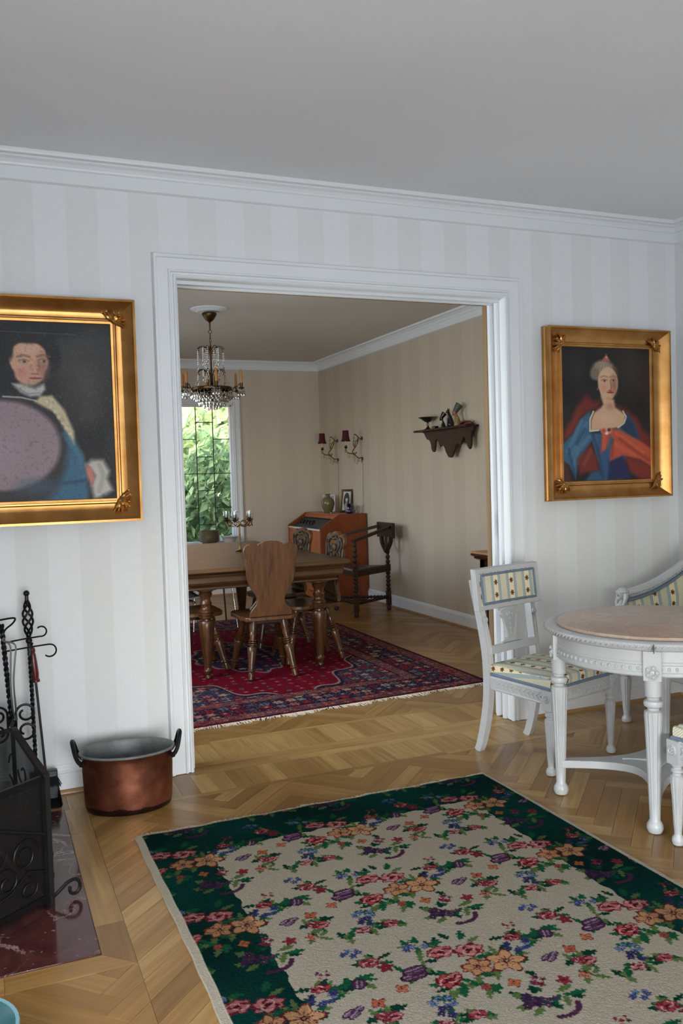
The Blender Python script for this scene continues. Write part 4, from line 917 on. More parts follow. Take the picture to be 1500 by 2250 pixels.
def make_salon_chair():
    t = thing('salon_chair', 'white carved salon chair with striped floral seat beside the doorway', 'chair', (1.672, -.548, 0), PI+.288, 'white salon chairs around the round table')
    fw, rw, fy, ry = .232, .182, .215, -.20
    seat_o = [(-fw, fy), (fw, fy), (rw, ry), (-rw, ry)]
    fr = B()
    fr.prism([(-fw-.012, fy+.012), (fw+.012, fy+.012), (rw+.008, ry-.01), (-rw-.008, ry-.01)], .318, .386, lambda a, c, h: (a, c, h))
    fr.obj('seat_frame', 'old_white', t, True, 30, bevel=.004)
    cv = B()
    for side in (0, 1, 2):
        if side == 0: p0, p1, o, nn = (-fw+.03, fy+.0125, .352), (fw-.03, fy+.0125, .352), Vector((0, .001, 0)), 15
        else:
            s = 1 if side == 1 else -1; p0, p1, o, nn = (s*(rw+.009), ry+.02, .352), (s*(fw+.0115), fy-.03, .352), Vector((s*.001, 0, 0)), 13
        p0, p1 = Vector(p0), Vector(p1)
        for i in range(nn):
            c = p0.lerp(p1, (i+.5)/nn)+o; d = (p1-p0).normalized()
            for k in (-1, 1): cv.tube([c-d*.010, c+d*.002+Vector((0, 0, .008*k)), c+d*.012+Vector((0, 0, .015*k))], [.0035, .005, .002], 5)
        cv.tube([p0+Vector((0, 0, .025))+o, p1+Vector((0, 0, .025))+o], .003, 6); cv.tube([p0-Vector((0, 0, .025))-o*0, p1-Vector((0, 0, .025))], .003, 6)
    cv.obj('carved_leaf_band', 'old_white', t)
    for s in (-1, 1):
        b = B(); b.box(s*fw-.024, s*fw+.024, fy-.03, fy+.022, .300, .388); fluted_leg(b, s*fw, fy-.004, .300); rosette(b, (s*fw, fy+.022, .352), (0, 1, 0), .019); rosette(b, (s*(fw+.024), fy-.004, .352), (s, 0, 0), .019)
        b.obj('leg', 'old_white', t, True, 35)
    for s in (-1, 1):                                   # sabre rear legs running up into the back posts
        b = B(); path = catmull([(s*.185, -.262, 0), (s*.186, -.245, .03), (s*.186, -.218, .12), (s*.184, -.196, .24), (s*.182, -.190, .36), (s*.180, -.200, .50), (s*.186, -.222, .64), (s*.196, -.243, .76), (s*.204, -.256, .85)], 5)
        n = len(path); b.tube(path, [.021+.004*math.sin(i/n*PI) for i in range(n)], 4, flat=(1.15, 1.05))
        rosette(b, (s*.186, -.200, .655), (0, 1, .15), .016); b.tube([(s*.183, -.176, .45), (s*.188, -.198, .62)], .004, 6)
        b.obj('rear_leg', 'old_white', t, True, 40)
    def back_y(x, z): return -.205-.10*max(0, z-.5)-.10*(.21**2-x**2)*0+.10*(x*x)*1.6-.006
    def board(x0, x1, z0, z1, th, dy, nx=14):
        b = B(); pts = []
        for i in range(nx+1):
            x = x0+(x1-x0)*i/nx
            for z in (z0, z1):
                for e in (0, th): pts.append((x, back_y(x, z)+dy+e, z))
        fs = []
        for i in range(nx):
            a = i*4; c = a+4
            fs += [(a+1, c+1, c+3, a+3), (a, a+2, c+2, c), (a+2, a+3, c+3, c+2), (a, c, c+1, a+1)]
        fs += [(0, 1, 3, 2), (nx*4, nx*4+2, nx*4+3, nx*4+1)]
        return b.add(pts, fs)
    board(-.238, .238, .700, .904, .024, -.004).obj('top_rail', 'old_white', t, True, 30, bevel=.003)
    e = B(); 
    for z0, z1 in ((.878, .902), (.700, .724)):
        q = board(-.238, .238, z0, z1, .010, .018); e.add(q.v, q.f)
    for a, c in ((-.238, -.208), (.208, .238)):
        q = board(a, c, .720, .882, .010, .018, 2); e.add(q.v, q.f)
    e.obj('back_border', 'old_white', t, True, 30, bevel=.003)
    board(-.208, .208, .722, .880, .010, .019, 18).obj('back_pad', 'striped_brocade', t, True, 40, uvfn=lambda co, nr: (co[0]+.03, co[2]-.735))
    cord = B(); lp = []
    for x in np.linspace(-.200, .200, 10): lp.append((x, back_y(x, .73)+.030, .731))
    for z in np.linspace(.75, .86, 5): lp.append((.200, back_y(.200, z)+.030, z))
    for x in np.linspace(.200, -.200, 10): lp.append((x, back_y(x, .872)+.030, .871))
    for z in np.linspace(.86, .75, 5): lp.append((-.200, back_y(.200, z)+.030, z))
    cord.tube(lp, .0068, 8, closed=True); cord.obj('back_cord', 'blue_cord', t)
    board(-.178, .178, .485, .525, .022, .012).obj('lower_rail', 'old_white', t, True, 30, bevel=.004)
    half = [(.0, .700), (.066, .700), (.072, .690), (.058, .676), (.066, .664), (.058, .654), (.046, .640), (.040, .61), (.034, .575), (.030, .556), (.038, .549), (.030, .542), (.046, .532), (.070, .527), (.0, .524)]
    outl = half[:-1] + [(-x, z) for x, z in reversed(half[1:-1])] 
    sp = B().prism(outl, 0, .014, lambda a, c, h: (a, back_y(a, c)+.008+h, c))
    for z in (.668, .640, .615, .590, .568): sp.ball((0, back_y(0, z)+.0225, z), .006, 6, 5, sx=.7, sz=1.4)
    for s in (-1, 1):
        sp.ball((s*.018, back_y(.018, .662)+.0225, .662), .006, 6, 5); sp.tube(catmull([(s*.012, back_y(0, .68)+.022, .685), (s*.045, back_y(0, .68)+.023, .692), (s*.066, back_y(0, .68)+.022, .680), (s*.056, back_y(0, .66)+.023, .664)], 4), .0045, 6)
        sp.tube(catmull([(s*.050, back_y(0, .65)+.022, .650), (s*.036, back_y(0, .6)+.022, .60), (s*.026, back_y(0, .55)+.022, .55), (s*.06, back_y(0, .53)+.022, .530)], 4), .004, 6)
    sp.obj('vase_splat', 'old_white', t, True, 35)
    pad_o = dense([(-fw-.006, fy+.006), (fw+.006, fy+.006), (rw, ry+.012), (-rw, ry+.012)], 9)
    cushion_mesh(pad_o, .392, .048, .02).obj('seat_pad', 'striped_brocade', t, True, 60, uvfn=uv_seat)
    cd2 = B(); cd2.tube([(x*1.012, y*1.012, .393) for x, y in pad_o], .0075, 8, closed=True); cd2.obj('seat_cord', 'blue_cord', t)
    return t
chair_a = make_salon_chair()
dup(chair_a, (1.722, -1.815, 0), .06, 'white salon chair at the front edge of the round table, corner of striped seat showing')

def make_round_table():
    cx, cyy = 1.772, -1.212
    t = thing('round_table', 'round white carved table with pinkish marble top on fluted legs', 'table', (cx, cyy, 0))
    R = .462
    B().lathe([(1e-6, .712), (R-.075, .712), (R-.055, .716), (R-.052, .728), (R-.058, .737), (R-.068, .7395), (1e-6, .7395)], 96).obj('marble_top', 'table_marble', t, True, 30)
    rm = B().lathe([(1e-6, .690), (R-.030, .690), (R-.014, .694), (R-.006, .702), (R-.002, .714), (R-.006, .722), (R-.016, .727), (R-.030, .730), (R-.040, .726), (R-.050, .724), (1e-6, .724)], 96)
    for i in range(130):
        a = 2*PI*i/130; c = Vector((math.cos(a), math.sin(a), 0)); d = Vector((-math.sin(a), math.cos(a), 0))
        p = c*(R-.001)+Vector((0, 0, .711)); rm.tube([p-d*.008-Vector((0, 0, .006)), p+c*.002, p+d*.008+Vector((0, 0, .006))], [.002, .0042, .002], 5)
    rm.obj('rim', 'old_white', t, True, 35)
    ra = R-.044
    ap = B().lathe([(ra-.02, .592), (ra, .592), (ra+.004, .597), (ra+.004, .606), (ra, .610), (ra, .634), (ra+.003, .638), (ra+.003, .645), (ra, .649), (ra, .690), (ra-.02, .690)], 96)
    for i in range(96):
        a = 2*PI*i/96; ap.ball((ra*1.004*math.cos(a), ra*1.004*math.sin(a), .622), .0062, 6, 4, sz=1.3)
    ap.obj('apron', 'old_white', t, True, 35)
    rl = .408; angs = [math.radians(q) for q in (151.5, 224.5, 331.5, 44.5)]
    for a in angs:
        x, y = rl*math.cos(a), rl*math.sin(a); b = B(); T = Matrix.Translation((x, y, 0)) @ Matrix.Rotation(a, 4, 'Z')
        b.box(-.03, .026, -.032, .032, .580, .690, T)
        pr = [(.014, 0), (.025, .004), (.031, .018), (.030, .032), (.022, .046), (.0195, .052), (.022, .12), (.027, .28), (.0315, .40), (.0345, .448), (.033, .462), (.021, .468), (.022, .476), (.033, .482), (.036, .492), (.033, .502), (.022, .508), (.023, .516), (.030, .520), (.030, .54), (.031, .575), (.031, .582)]
        b.lathe(pr, 40, T, flute=14, fdep=.13, frange=(.07, .45))
        rosette(b, T @ Vector((.026, 0, .612)), (math.cos(a), math.sin(a), 0), .026)
        for k in range(5): q = T @ Vector((.030, .018*math.cos(k*1.26), .612+.018*math.sin(k*1.26))); b.ball(q, .009, 6, 5)
        b.obj('leg', 'old_white', t, True, 35)
    st = B(); outl = []
    for i in range(4):                                  # incurved X stretcher with a raised centre plate
        order = sorted(a % (2*PI) for a in angs); a0 = order[i]; a1 = order[(i+1) % 4]; a1 += 2*PI if a1 < a0 else 0
        w = .022
        p0 = (rl*math.cos(a0)-w*math.sin(a0), rl*math.sin(a0)+w*math.cos(a0)); p3 = (rl*math.cos(a1)+w*math.sin(a1), rl*math.sin(a1)-w*math.cos(a1)); am = (a0+a1)/2
        dd = .095; c1 = (dd*math.cos(a0)-w*math.sin(a0)*1.2, dd*math.sin(a0)+w*math.cos(a0)*1.2); c2 = (dd*math.cos(a1)+w*math.sin(a1)*1.2, dd*math.sin(a1)-w*math.cos(a1)*1.2)
        outl += [(v.x, v.y) for v in bez((*p0, 0), (*c1, 0), (*c2, 0), (*p3, 0), 14)]
    st.prism(outl, .118, .150, lambda a, c, h: (a, c, h))
    st.prism([(x*.38, y*.38) for x, y in outl], .150, .158, lambda a, c, h: (a, c, h))
    st.obj('stretcher', 'old_white', t, True, 30, bevel=.003)
    lc = B(); a = math.radians(225.5)
    B().box(-.0012, .0012, -.02, .0012, .692, .722, Matrix.Translation(((R-.002)*math.cos(a), (R-.002)*math.sin(a), 0)) @ Matrix.Rotation(a+PI/2, 4, 'Z')).obj('leaf_joint', 'lead', t, False)
make_round_table()

def make_sofa():
    t = thing('salon_sofa', 'white carved salon sofa with striped floral upholstery behind the round table', 'sofa', (2.66, -1.05, 0))
    ox, oy = 2.66, -1.05
    L = lambda x, y, z: (x-ox, y-oy, z)
    x0, x1, y1, y0 = 2.345, 2.985, -.29, -1.81       # front, back, far arm, near arm
    fr = B()
    for q in ((x0, x0+.05, y0, y1), (x1-.05, x1, y0, y1), (x0+.05, x1-.05, y1-.05, y1), (x0+.05, x1-.05, y0, y0+.05)): fr.box(q[0]-ox, q[1]-ox, q[2]-oy, q[3]-oy, .300, .366)
    fr.obj('seat_frame', 'old_white', t, True, 30, bevel=.005)
    cv = B(); beads(cv, L(x0-.001, y1-.04, .335), L(x0-.001, y0+.04, .335), 70, .008, el=1.1); cv.tube([L(x0-.002, y1, .358), L(x0-.002, y0, .358)], .004, 6); cv.tube([L(x0-.002, y1, .308), L(x0-.002, y0, .308)], .004, 6)
    cv.obj('beaded_moulding', 'old_white', t)
    for x, y in ((x0+.024, y1-.024), (x0+.024, y0+.024), (x1-.03, y1-.024), (x1-.03, y0+.024)):
        b = B(); b.box(x-.026-ox, x+.026-ox, y-.026-oy, y+.026-oy, .285, .368); fluted_leg(b, x-ox, y-oy, .285, 1.15); rosette(b, L(x-.026, y, .335), (-1, 0, 0), .02); b.obj('leg', 'old_white', t, True, 35)
    pad = dense([(x0+.004-ox, y1-.07-oy), (x0+.004-ox, y0+.07-oy), (x1-.09-ox, y0+.07-oy), (x1-.09-ox, y1-.07-oy)], 12)
    cushion_mesh(pad, .372, .060, .012, crown=.02).obj('seat_pad', 'striped_brocade', t, True, 60, uvfn=lambda co, nr: (co[1] if abs(nr[1]) < .75 else co[1]+.47-co[2], co[0] if abs(nr[0]) < .75 else co[0]+math.copysign(.47-co[2], co[0])))
    B().tube([(x*1.006, y*1.004, .374) for x, y in pad], .0085, 8, closed=True).obj('seat_cord', 'blue_cord', t)
    def rail_z(x): s = (x-x0)/(x1-x0); return .685+.03*s+.24*s**2.1
    for y, nm, sgn in ((y1, 'far', -1), (y0, 'near', 1)):
        xs = np.linspace(x0+.045, x1-.02, 16)
        rl = B(); rl.tube([L(x, y-.02*(-sgn)*-1*0, rail_z(x)) for x in xs], .026, 8, flat=(1.15, .85)); rl.tube([L(x, y+sgn*.024, rail_z(x)+.004) for x in xs], .005, 6)
        for i, x in enumerate(np.linspace(x0+.06, x1-.04, 44)): rl.ball(L(x, y+sgn*.027, rail_z(x)-.006), .0055, 6, 4)
        rl.obj('arm_rail', 'old_white', t, True, 40)
        pn = B(); vs = []
        for x in np.linspace(x0+.055, x1-.02, 16):
            zt = rail_z(x)-.02
            for z, o in ((.40, .008), (.40+(zt-.40)*.3, .030), (.40+(zt-.40)*.7, .034), (zt, .012)): vs.append(L(x, y+sgn*o, z))
            vs.append(L(x, y-sgn*.016, zt)); vs.append(L(x, y-sgn*.016, .36))
        n = 16; fs = [(i*6+j, (i+1)*6+j, (i+1)*6+(j+1) % 6, i*6+(j+1) % 6) for i in range(n-1) for j in range(6)] + [tuple(range(5, -1, -1)), tuple((n-1)*6+j for j in range(6))]
        if sgn > 0: fs = [f[::-1] for f in fs]
        pn.add(vs, fs).obj('arm_panel', 'striped_brocade', t, True, 60, uvfn=lambda co, nr: (co[0]+.315, co[2]-.03))
        B().tube([L(x, y+sgn*.022, rail_z(x)-.028) for x in xs], .0085, 8).obj('arm_cord', 'blue_cord', t)
        bu = B(); hx, hy = x0+.022, y                   # carved female bust as arm terminal
        bu.box(hx-.024-ox, hx+.024-ox, hy-.024-oy, hy+.024-oy, .366, .52)
        bu.lathe([(.024, .50), (.030, .53), (.036, .58), (.040, .61), (.036, .632), (.020, .645), (.015, .655), (.015, .668)], 16, Matrix.Translation(L(hx+.004, hy, 0)), sx=1.0, sy=.9)
        for s in (-1, 1): bu.ball(L(hx-.026, hy+s*.016, .600), .015, 8, 6)
        bu.ball(L(hx+.002, hy, .692), .026, 14, 10, sx=.92, sy=.82, sz=1.15); bu.ball(L(hx-.026, hy, .688), .0055, 6, 5, sx=1.2, sz=1.5); bu.ball(L(hx-.016, hy, .674), .012, 8, 6)
        bu.ball(L(hx-.023, hy, .679), .0045, 6, 4, sy=1.8); bu.ball(L(hx+.010, hy, .702), .032, 14, 10, sx=.95, sy=1.0, sz=.85); bu.lathe([(.0335, -.004), (.036, 0), (.0335, .005)], 18, Matrix.Translation(L(hx+.006, hy, .706)))
        for s in (-1, 1): bu.tube(catmull([L(hx+.008, hy+s*.028, .70), L(hx+.004, hy+s*.030, .67), L(hx-.008, hy+s*.030, .645), L(hx-.012, hy+s*.024, .615)], 4), [.013, .014, .014, .013, .013, .012, .011, .010, .009, .008, .007, .006, .004], 8)
        bu.tube(catmull([L(hx+.02, hy, .70), L(hx+.03, hy, .66), L(hx+.028, hy, .60), L(hx+.02, hy, .52)], 4), .018, 8)
        bu.obj('bust_finial', 'old_white', t, True, 60)
    bk = B()
    def top_z(y): s = (y-y0)/(y1-y0); return .925+.07*math.sin(PI*s)
    ys = np.linspace(y0, y1, 24); bk.tube([L(x1-.02, y, top_z(y)) for y in ys], .028, 8, flat=(1.1, .9)); bk.obj('back_rail', 'old_white', t, True, 40)
    vs = []
    for y in ys:
        zt = top_z(y)-.02
        for z, o in ((.42, .045), (.55, .075), (zt-.12, .060), (zt, .030)): vs.append(L(x1-o, y, z))
        vs.append(L(x1-.004, y, zt)); vs.append(L(x1-.004, y, .36))
    n = 24; fs = [(i*6+j, i*6+(j+1) % 6, (i+1)*6+(j+1) % 6, (i+1)*6+j) for i in range(n-1) for j in range(6)] + [tuple(range(6)), tuple((n-1)*6+j for j in range(5, -1, -1))]
    B().add(vs, fs).obj('back_panel', 'striped_brocade', t, True, 60, uvfn=lambda co, nr: (co[1], co[2]))
make_sofa()

# ------------------------------------------------------------------ copper cauldron
def make_pot():
    t = thing('copper_cauldron', 'oval copper cauldron with dark iron handles on the parquet by the white wall', 'pot', (-.275, -.297, 0), -.13)
    sx, sy = 1.0, .72; ro = [(.158, .004), (.168, 0), (.176, .008), (.181, .03), (.184, .10), (.187, .17), (.186, .215), (.190, .232), (.196, .240)]
    wob = B().lathe([(1e-6, .006)] + ro, 64, sx=sx, sy=sy, cap=False); wob.obj('body', 'copper', t, True, 50)
    B().lathe([(.196, .240), (.197, .246), (.190, .247), (.182, .236), (.180, .17), (.177, .08), (.172, .02), (.150, .012), (1e-6, .010)], 64, sx=sx, sy=sy, cap=False).obj('tinned_lining', 'tinned', t, True, 50)
    B().tube([(.195*math.cos(a)*sx, .195*math.sin(a)*sy, .244) for a in np.linspace(0, 2*PI, 64, endpoint=False)], .0052, 8, closed=True).obj('rim', 'tinned', t)
    for s in (-1, 1):
        h = B(); pts = catmull([(s*.178, -.052, .212), (s*.194, -.050, .218), (s*.208, -.046, .245), (s*.218, -.030, .285), (s*.222, 0, .297), (s*.218, .030, .285), (s*.208, .046, .245), (s*.194, .050, .218), (s*.178, .052, .212)], 5)
        h.tube(pts, .0088, 8)
        for y in (-.05, .05): h.tube([(s*.189*.96, y-.022, .212), (s*.1915, y, .213), (s*.189*.96, y+.022, .212)], [.006, .012, .006], 8, flat=(1, .5))
        h.obj('handle', 'black_iron', t)
make_pot()

# ------------------------------------------------------------------ hearth, screen, fire irons
hs = tag(B().box(-1.02, -.536, -1.454, -.231, -.003, .004).obj('hearth_slab', 'hearth_marble', None, True, 30, bevel=.0015), 'dark red veined marble hearth slab set into the parquet', 'hearth')
def scroll(b, T, pts, r, seg=7): b.tube([T @ Vector(p) for p in pts], r, seg)
def spiral(cx, cz, r0, r1, a0, a1, n=26): return arc(cx, cz, r0, a0, a1, n, r1)
def twisted(b, a, c, r, turns, n=80):
    a, c = Vector(a), Vector(c); d = (c-a).normalized(); u = d.orthogonal().normalized(); w = d.cross(u)
    for ph in (0, PI): b.tube([a.lerp(c, i/n)+(u*math.cos(ph+turns*2*PI*i/n)+w*math.sin(ph+turns*2*PI*i/n))*r*.55 for i in range(n+1)], r*.72, 6)
def make_screen():
    p0 = Vector((-.648, -1.085, .004)); dirm = Vector((-.27, .963, 0)).normalized(); Lm = .62
    t = thing('fire_screen', 'black iron folding fire screen with wire mesh and scrolls on the hearth', 'fire screen', tuple(p0))
    ang = math.atan2(dirm.y, dirm.x); Tm = Matrix.Rotation(ang, 4, 'Z')          # main panel: local x along panel, z up
    H0, HP = .430, .515
    def top(s): return H0+(HP-H0)*(1-abs(2*s-1))**1.1
    fr = B()
    for x in (0.0, Lm): fr.box(x-.011, x+.011, -.009, .009, .0, H0+.006, Tm)
    fr.box(.008, Lm-.008, -.007, .007, .022, .042, Tm)
    fr.tube([Tm @ Vector((Lm*s, 0, top(s))) for s in np.linspace(0, 1, 25)], .011, 4, flat=(1.0, 1.3))
    fr.obj('centre_frame', 'black_iron', t, True, 40)
    vs = []
    for s in np.linspace(0, 1, 25): vs += [Vector((Lm*s, 0, .03)), Vector((Lm*s, 0, top(s)))]
    B().add(vs, [(i*2, i*2+2, i*2+3, i*2+1) for i in range(24)]).obj('centre_mesh', 'wire_mesh', t, False).rotation_euler = (0, 0, ang)
    sc = B()
    for s in (-1, 1):
        for q in (spiral(Lm/2+s*.10, .25, .075, .012, PI/2, PI/2+s*4.2*PI/2), spiral(Lm/2+s*.14, .13, .055, .01, -PI/2, -PI/2-s*4*PI/2), spiral(Lm/2+s*.05, .37, .05, .01, 0, s*3.6*PI/2)): sc.tube([Tm @ Vector((x, -.009, z)) for x, z in q], .0032, 6)
    sc.obj('centre_scrolls', 'black_iron', t)
    dw = Vector((-.80, -.60, 0)).normalized(); aw = math.atan2(dw.y, dw.x); Tw = Matrix.Rotation(aw, 4, 'Z'); W = .30
    fr = B()
    for x in (.014, W): fr.box(x-.010, x+.010, -.008, .008, 0, H0-.004, Tw)
    for z in (.022, H0-.018): fr.box(.02, W-.006, -.006, .006, z, z+.022, Tw)
    fr.tube([Tw @ Vector((.02, .008, .245)), Tw @ Vector((W, .008, .36))], .006, 6)
    fr.obj('wing_frame', 'black_iron', t, True, 40)
    B().add([(.02, 0, .03), (W, 0, .03), (W, 0, H0-.01), (.02, 0, H0-.01)], [(0, 1, 2, 3)]).obj('wing_mesh', 'wire_mesh', t, False).rotation_euler = (0, 0, aw)
    sc = B()
    for q in (spiral(.10, .205, .055, .012, PI, -2.4*PI), spiral(.17, .145, .05, .012, 0, 2.6*PI), spiral(.09, .095, .038, .010, PI/2, 3.0*PI), spiral(.21, .24, .045, .01, PI, 3.4*PI)): sc.tube([Tw @ Vector((x, .009, z)) for x, z in q], .0030, 6)
    sc.tube([Tw @ Vector((x, .009, z)) for x, z in ((.02, .125), (.09, .15), (.16, .105), (.26, .09))], .0032, 6)
    sc.obj('wing_scrolls', 'black_iron', t)
    pf = p0+dirm*Lm-p0; da = Vector((-.95, .30, 0)).normalized(); af = math.atan2(da.y, da.x); Tf = Matrix.Translation(pf) @ Matrix.Rotation(af, 4, 'Z')
    fr = B()
    for x in (.014, W*.8): fr.box(x-.010, x+.010, -.008, .008, 0, H0-.004, Tf)
    for z in (.022, H0-.018): fr.box(.02, W*.8-.006, -.006, .006, z, z+.022, Tf)
    fr.obj('wing_frame', 'black_iron', t, True, 40)
    o = B().add([(.02, 0, .03), (W*.8, 0, .03), (W*.8, 0, H0-.01), (.02, 0, H0-.01)], [(0, 1, 2, 3)]).obj('wing_mesh', 'wire_mesh', t, False); o.rotation_euler = (0, 0, af); o.location = pf
    nrm = Vector((.963, .27, 0))
    for s, fl_ in ((.0, .88), (.30, 1.0)):                # scrolled feet
        f = B(); base = dirm*s; pts = [(0, .020), (.03, .038), (.062, .058)] + spiral(.088, .0355, .029, .015, PI*.62, -PI*1.15, 20)
        f.tube([base+nrm*x*fl_+Vector((0, 0, z)) for x, z in pts], .0058, 8)
        f.tube([base+Vector((0, 0, .012)), base+Vector((0, 0, .032))], .012, 8)
        f.obj('foot', 'black_iron', t)
make_screen()
def make_stand():
    bx, by = -.735, -.175
    t = thing('fire_tool_stand', 'black wrought iron fire tool stand with twisted column and scrolls by the wall', 'tool stand', (bx, by, 0))
    b = B(); twisted(b, (0.012, 0, .39), (-.012, 0, .80), .009, 9); b.tube([(.016, 0, 0.03), (.012, 0, .40)], .009, 8)
    b.tube([(.006, 0, .372), (.018, 0, .395)], .018, 8); b.obj('column', 'black_iron', t)
    for s, z, up in ((1, .42, 1), (-1, .42, 1), (1, .345, -1), (-1, .345, -1)):
        c = B(); cx = s*.052
        pts = [(s*.016, z-.045*up), (s*.016, z-.01*up)] + [(cx+.036*math.cos(a)*(1-.0*i), z+up*.036*math.sin(a)) for i, a in enumerate(np.linspace(PI if s > 0 else 0, 0 if s > 0 else PI, 10))]
        k0 = 0 if s > 0 else PI; pts += [(cx+(.036-.022*i/14)*math.cos(k0-s*i/14*1.35*PI), z+up*(.036-.022*i/14)*math.sin(k0-s*i/14*1.35*PI)) for i in range(1, 15)]
        c.tube([(x+.012, 0, zz) for x, zz in pts], .0052, 7); c.obj('scroll', 'black_iron', t)
    f = B()
    for a in (.3, .3+2*PI/3, .3+4*PI/3): f.tube(catmull([(.012, 0, .10), (.012+.05*math.cos(a), .05*math.sin(a), .07), (.012+.085*math.cos(a), .085*math.sin(a), .012), (.012+.105*math.cos(a), .105*math.sin(a), .0065)], 5), .006, 7)
    f.obj('tripod_foot', 'black_iron', t)
    h = B()
    for z, L, r, dy in ((.722, .135, .021, .004), (.688, .165, .026, -.012)):
        pts = [(-.012, dy, z), (L*.6, dy, z+.010), (L, dy, z+.014)] + [(L+.008+r*math.cos(a), dy, z+.014+(r if z > .7 else -r)+(-1 if z > .7 else 1)*r*math.sin(a)) for a in np.linspace(PI/2, -PI*.75, 16)]
        h.tube([(x, y, zz) for x, y, zz in pts], .0036, 6)
    h.tube(catmull([(-.012, 0, .735), (0.0, 0, .775), (.030, 0, .80), (.042, 0, .818), (.03, 0, .824), (-.03, 0, .818)], 5), .0042, 6)
    h.obj('hook_rail', 'black_iron', t)
make_stand()
def make_shovel():
    t = thing('fire_shovel', 'tall black fire shovel with basket twist handle hanging from the stand', 'shovel', (-.600, -.125, 0))
    top = Vector((-.042, .012, .925)); bot = Vector((-.034, -.006, .115)); A = lambda s: top.lerp(bot, s)
    b = B(); twisted(b, A(.30), A(.98), .0075, 14, 110); b.tube([A(.26), A(.34)], .0085, 8); b.obj('rod', 'black_iron', t)
    h = B(); h.ball(A(.012), .013, 10, 7); h.tube([A(.02), A(.05)], .008, 8); h.ball(A(.262), .014, 10, 7)
    d = (bot-top).normalized(); u = d.orthogonal().normalized(); w = d.cross(u)
    for k in range(4):
        pts = []
        for i in range(25):
            s = i/24; r = .004+.017*math.sin(PI*s); a = k*PI/2+s*2.2*PI; pts.append(A(.045+.205*s)+(u*math.cos(a)+w*math.sin(a))*r)
        h.tube(pts, .0048, 6)
    h.obj('basket_handle', 'black_iron', t)
    p = B(); p.add([(-.05, .05, .004), (.052, .05, .004), (.058, -.07, .002), (-.058, -.07, .002), (-.056, .056, .06), (.058, .056, .06), (.064, -.07, .014), (-.064, -.07, .014)], [(0, 1, 2, 3), (0, 4, 5, 1), (1, 5, 6, 2), (3, 7, 4, 0), (4, 7, 3), ])
    p.tube([bot, bot+Vector((.004, .03, -.04)), Vector((-.01, .050, .03))], .007, 8)
    o = p.obj('pan', 'black_iron', t, False); md = o.modifiers.new('solid', 'SOLIDIFY'); md.thickness = .003
make_shovel()
def make_brush():
    t = thing('hearth_brush', 'hearth brush with dark red wooden handle and black bristles hanging near the wall', 'brush', (-.598, -.078, .07))
    top = Vector((-.030, 0, .622)); bot = Vector((.004, -.004, .062)); A = lambda s: top.lerp(bot, s)
    B().lathe_ab([(.007, 0), (.012, .03), (.012, .12), (.009, .15), (.012, .2), (.0145, .45), (.0165, .75), (.014, .9), (.018, .93), (.018, .99), (.009, 1)], A(.03), A(.30), 14).obj('wooden_handle', 'red_handle', t)
    b = B(); b.tube([A(.0), A(.04)], .003, 6); b.tube([A(.29), bot], .0055, 8); b.ball(A(.0), .007, 8, 6); b.obj('shaft', 'black_iron', t)
    B().box(-.062, .052, -.018, .018, .034, .064).obj('brush_head', 'black_stone', t, True, 30, bevel=.004)
    f = B()
    for i in range(420):
        x = random.uniform(-.058, .05); y = random.uniform(-.015, .015); f.tube([(x, y, .036), (x+.006+x*.16+random.gauss(0, .003), y*1.3+random.gauss(0, .003), random.uniform(-.012, .0))], [.0014, .0010], 3)
    o = f.obj('bristles', 'black_bristle', t, False); o['kind'] = 'stuff'
make_brush()
def make_tongs():
    t = thing('fire_tongs', 'slim steel fire tongs hanging on the twisted column at the picture edge', 'tongs', (-.722, -.20, .40))
    for s in (-1, 1):
        B().tube(catmull([(-.020, 0, .335), (.004+.010*(s+1), 0, .315), (.012+s*.008, 0, .25), (.006+s*.006, 0, .16), (.010+s*.006, 0, .05), (.016+s*.002, 0, 0)], 5), .0036, 7).obj('arm', 'steel', t)
    B().tube(catmull([(-.020, -.004, .335), (-.022, 0, .344), (-.016, .004, .347)], 3), .004, 6).obj('hinge', 'steel', t)
make_tongs()
def make_bowl():
    t = thing('teal_bowl', 'blue green glazed bowl on the parquet at the lower left corner', 'bowl', (-.925, -1.86, 0))
    B().lathe([(1e-6, .012), (.06, .006), (.075, 0), (.085, .004), (.105, .04), (.135, .085), (.15, .105), (.156, .108), (.154, .113), (.146, .111)], 48, cap=False).obj('bowl_body', 'teal_glaze', t, True, 50)
    B().lathe([(.146, .111), (.128, .085), (.098, .04), (.07, .02), (1e-6, .018)], 48, cap=False).obj('inner_glaze', 'teal_inside', t, True, 50)
make_bowl()

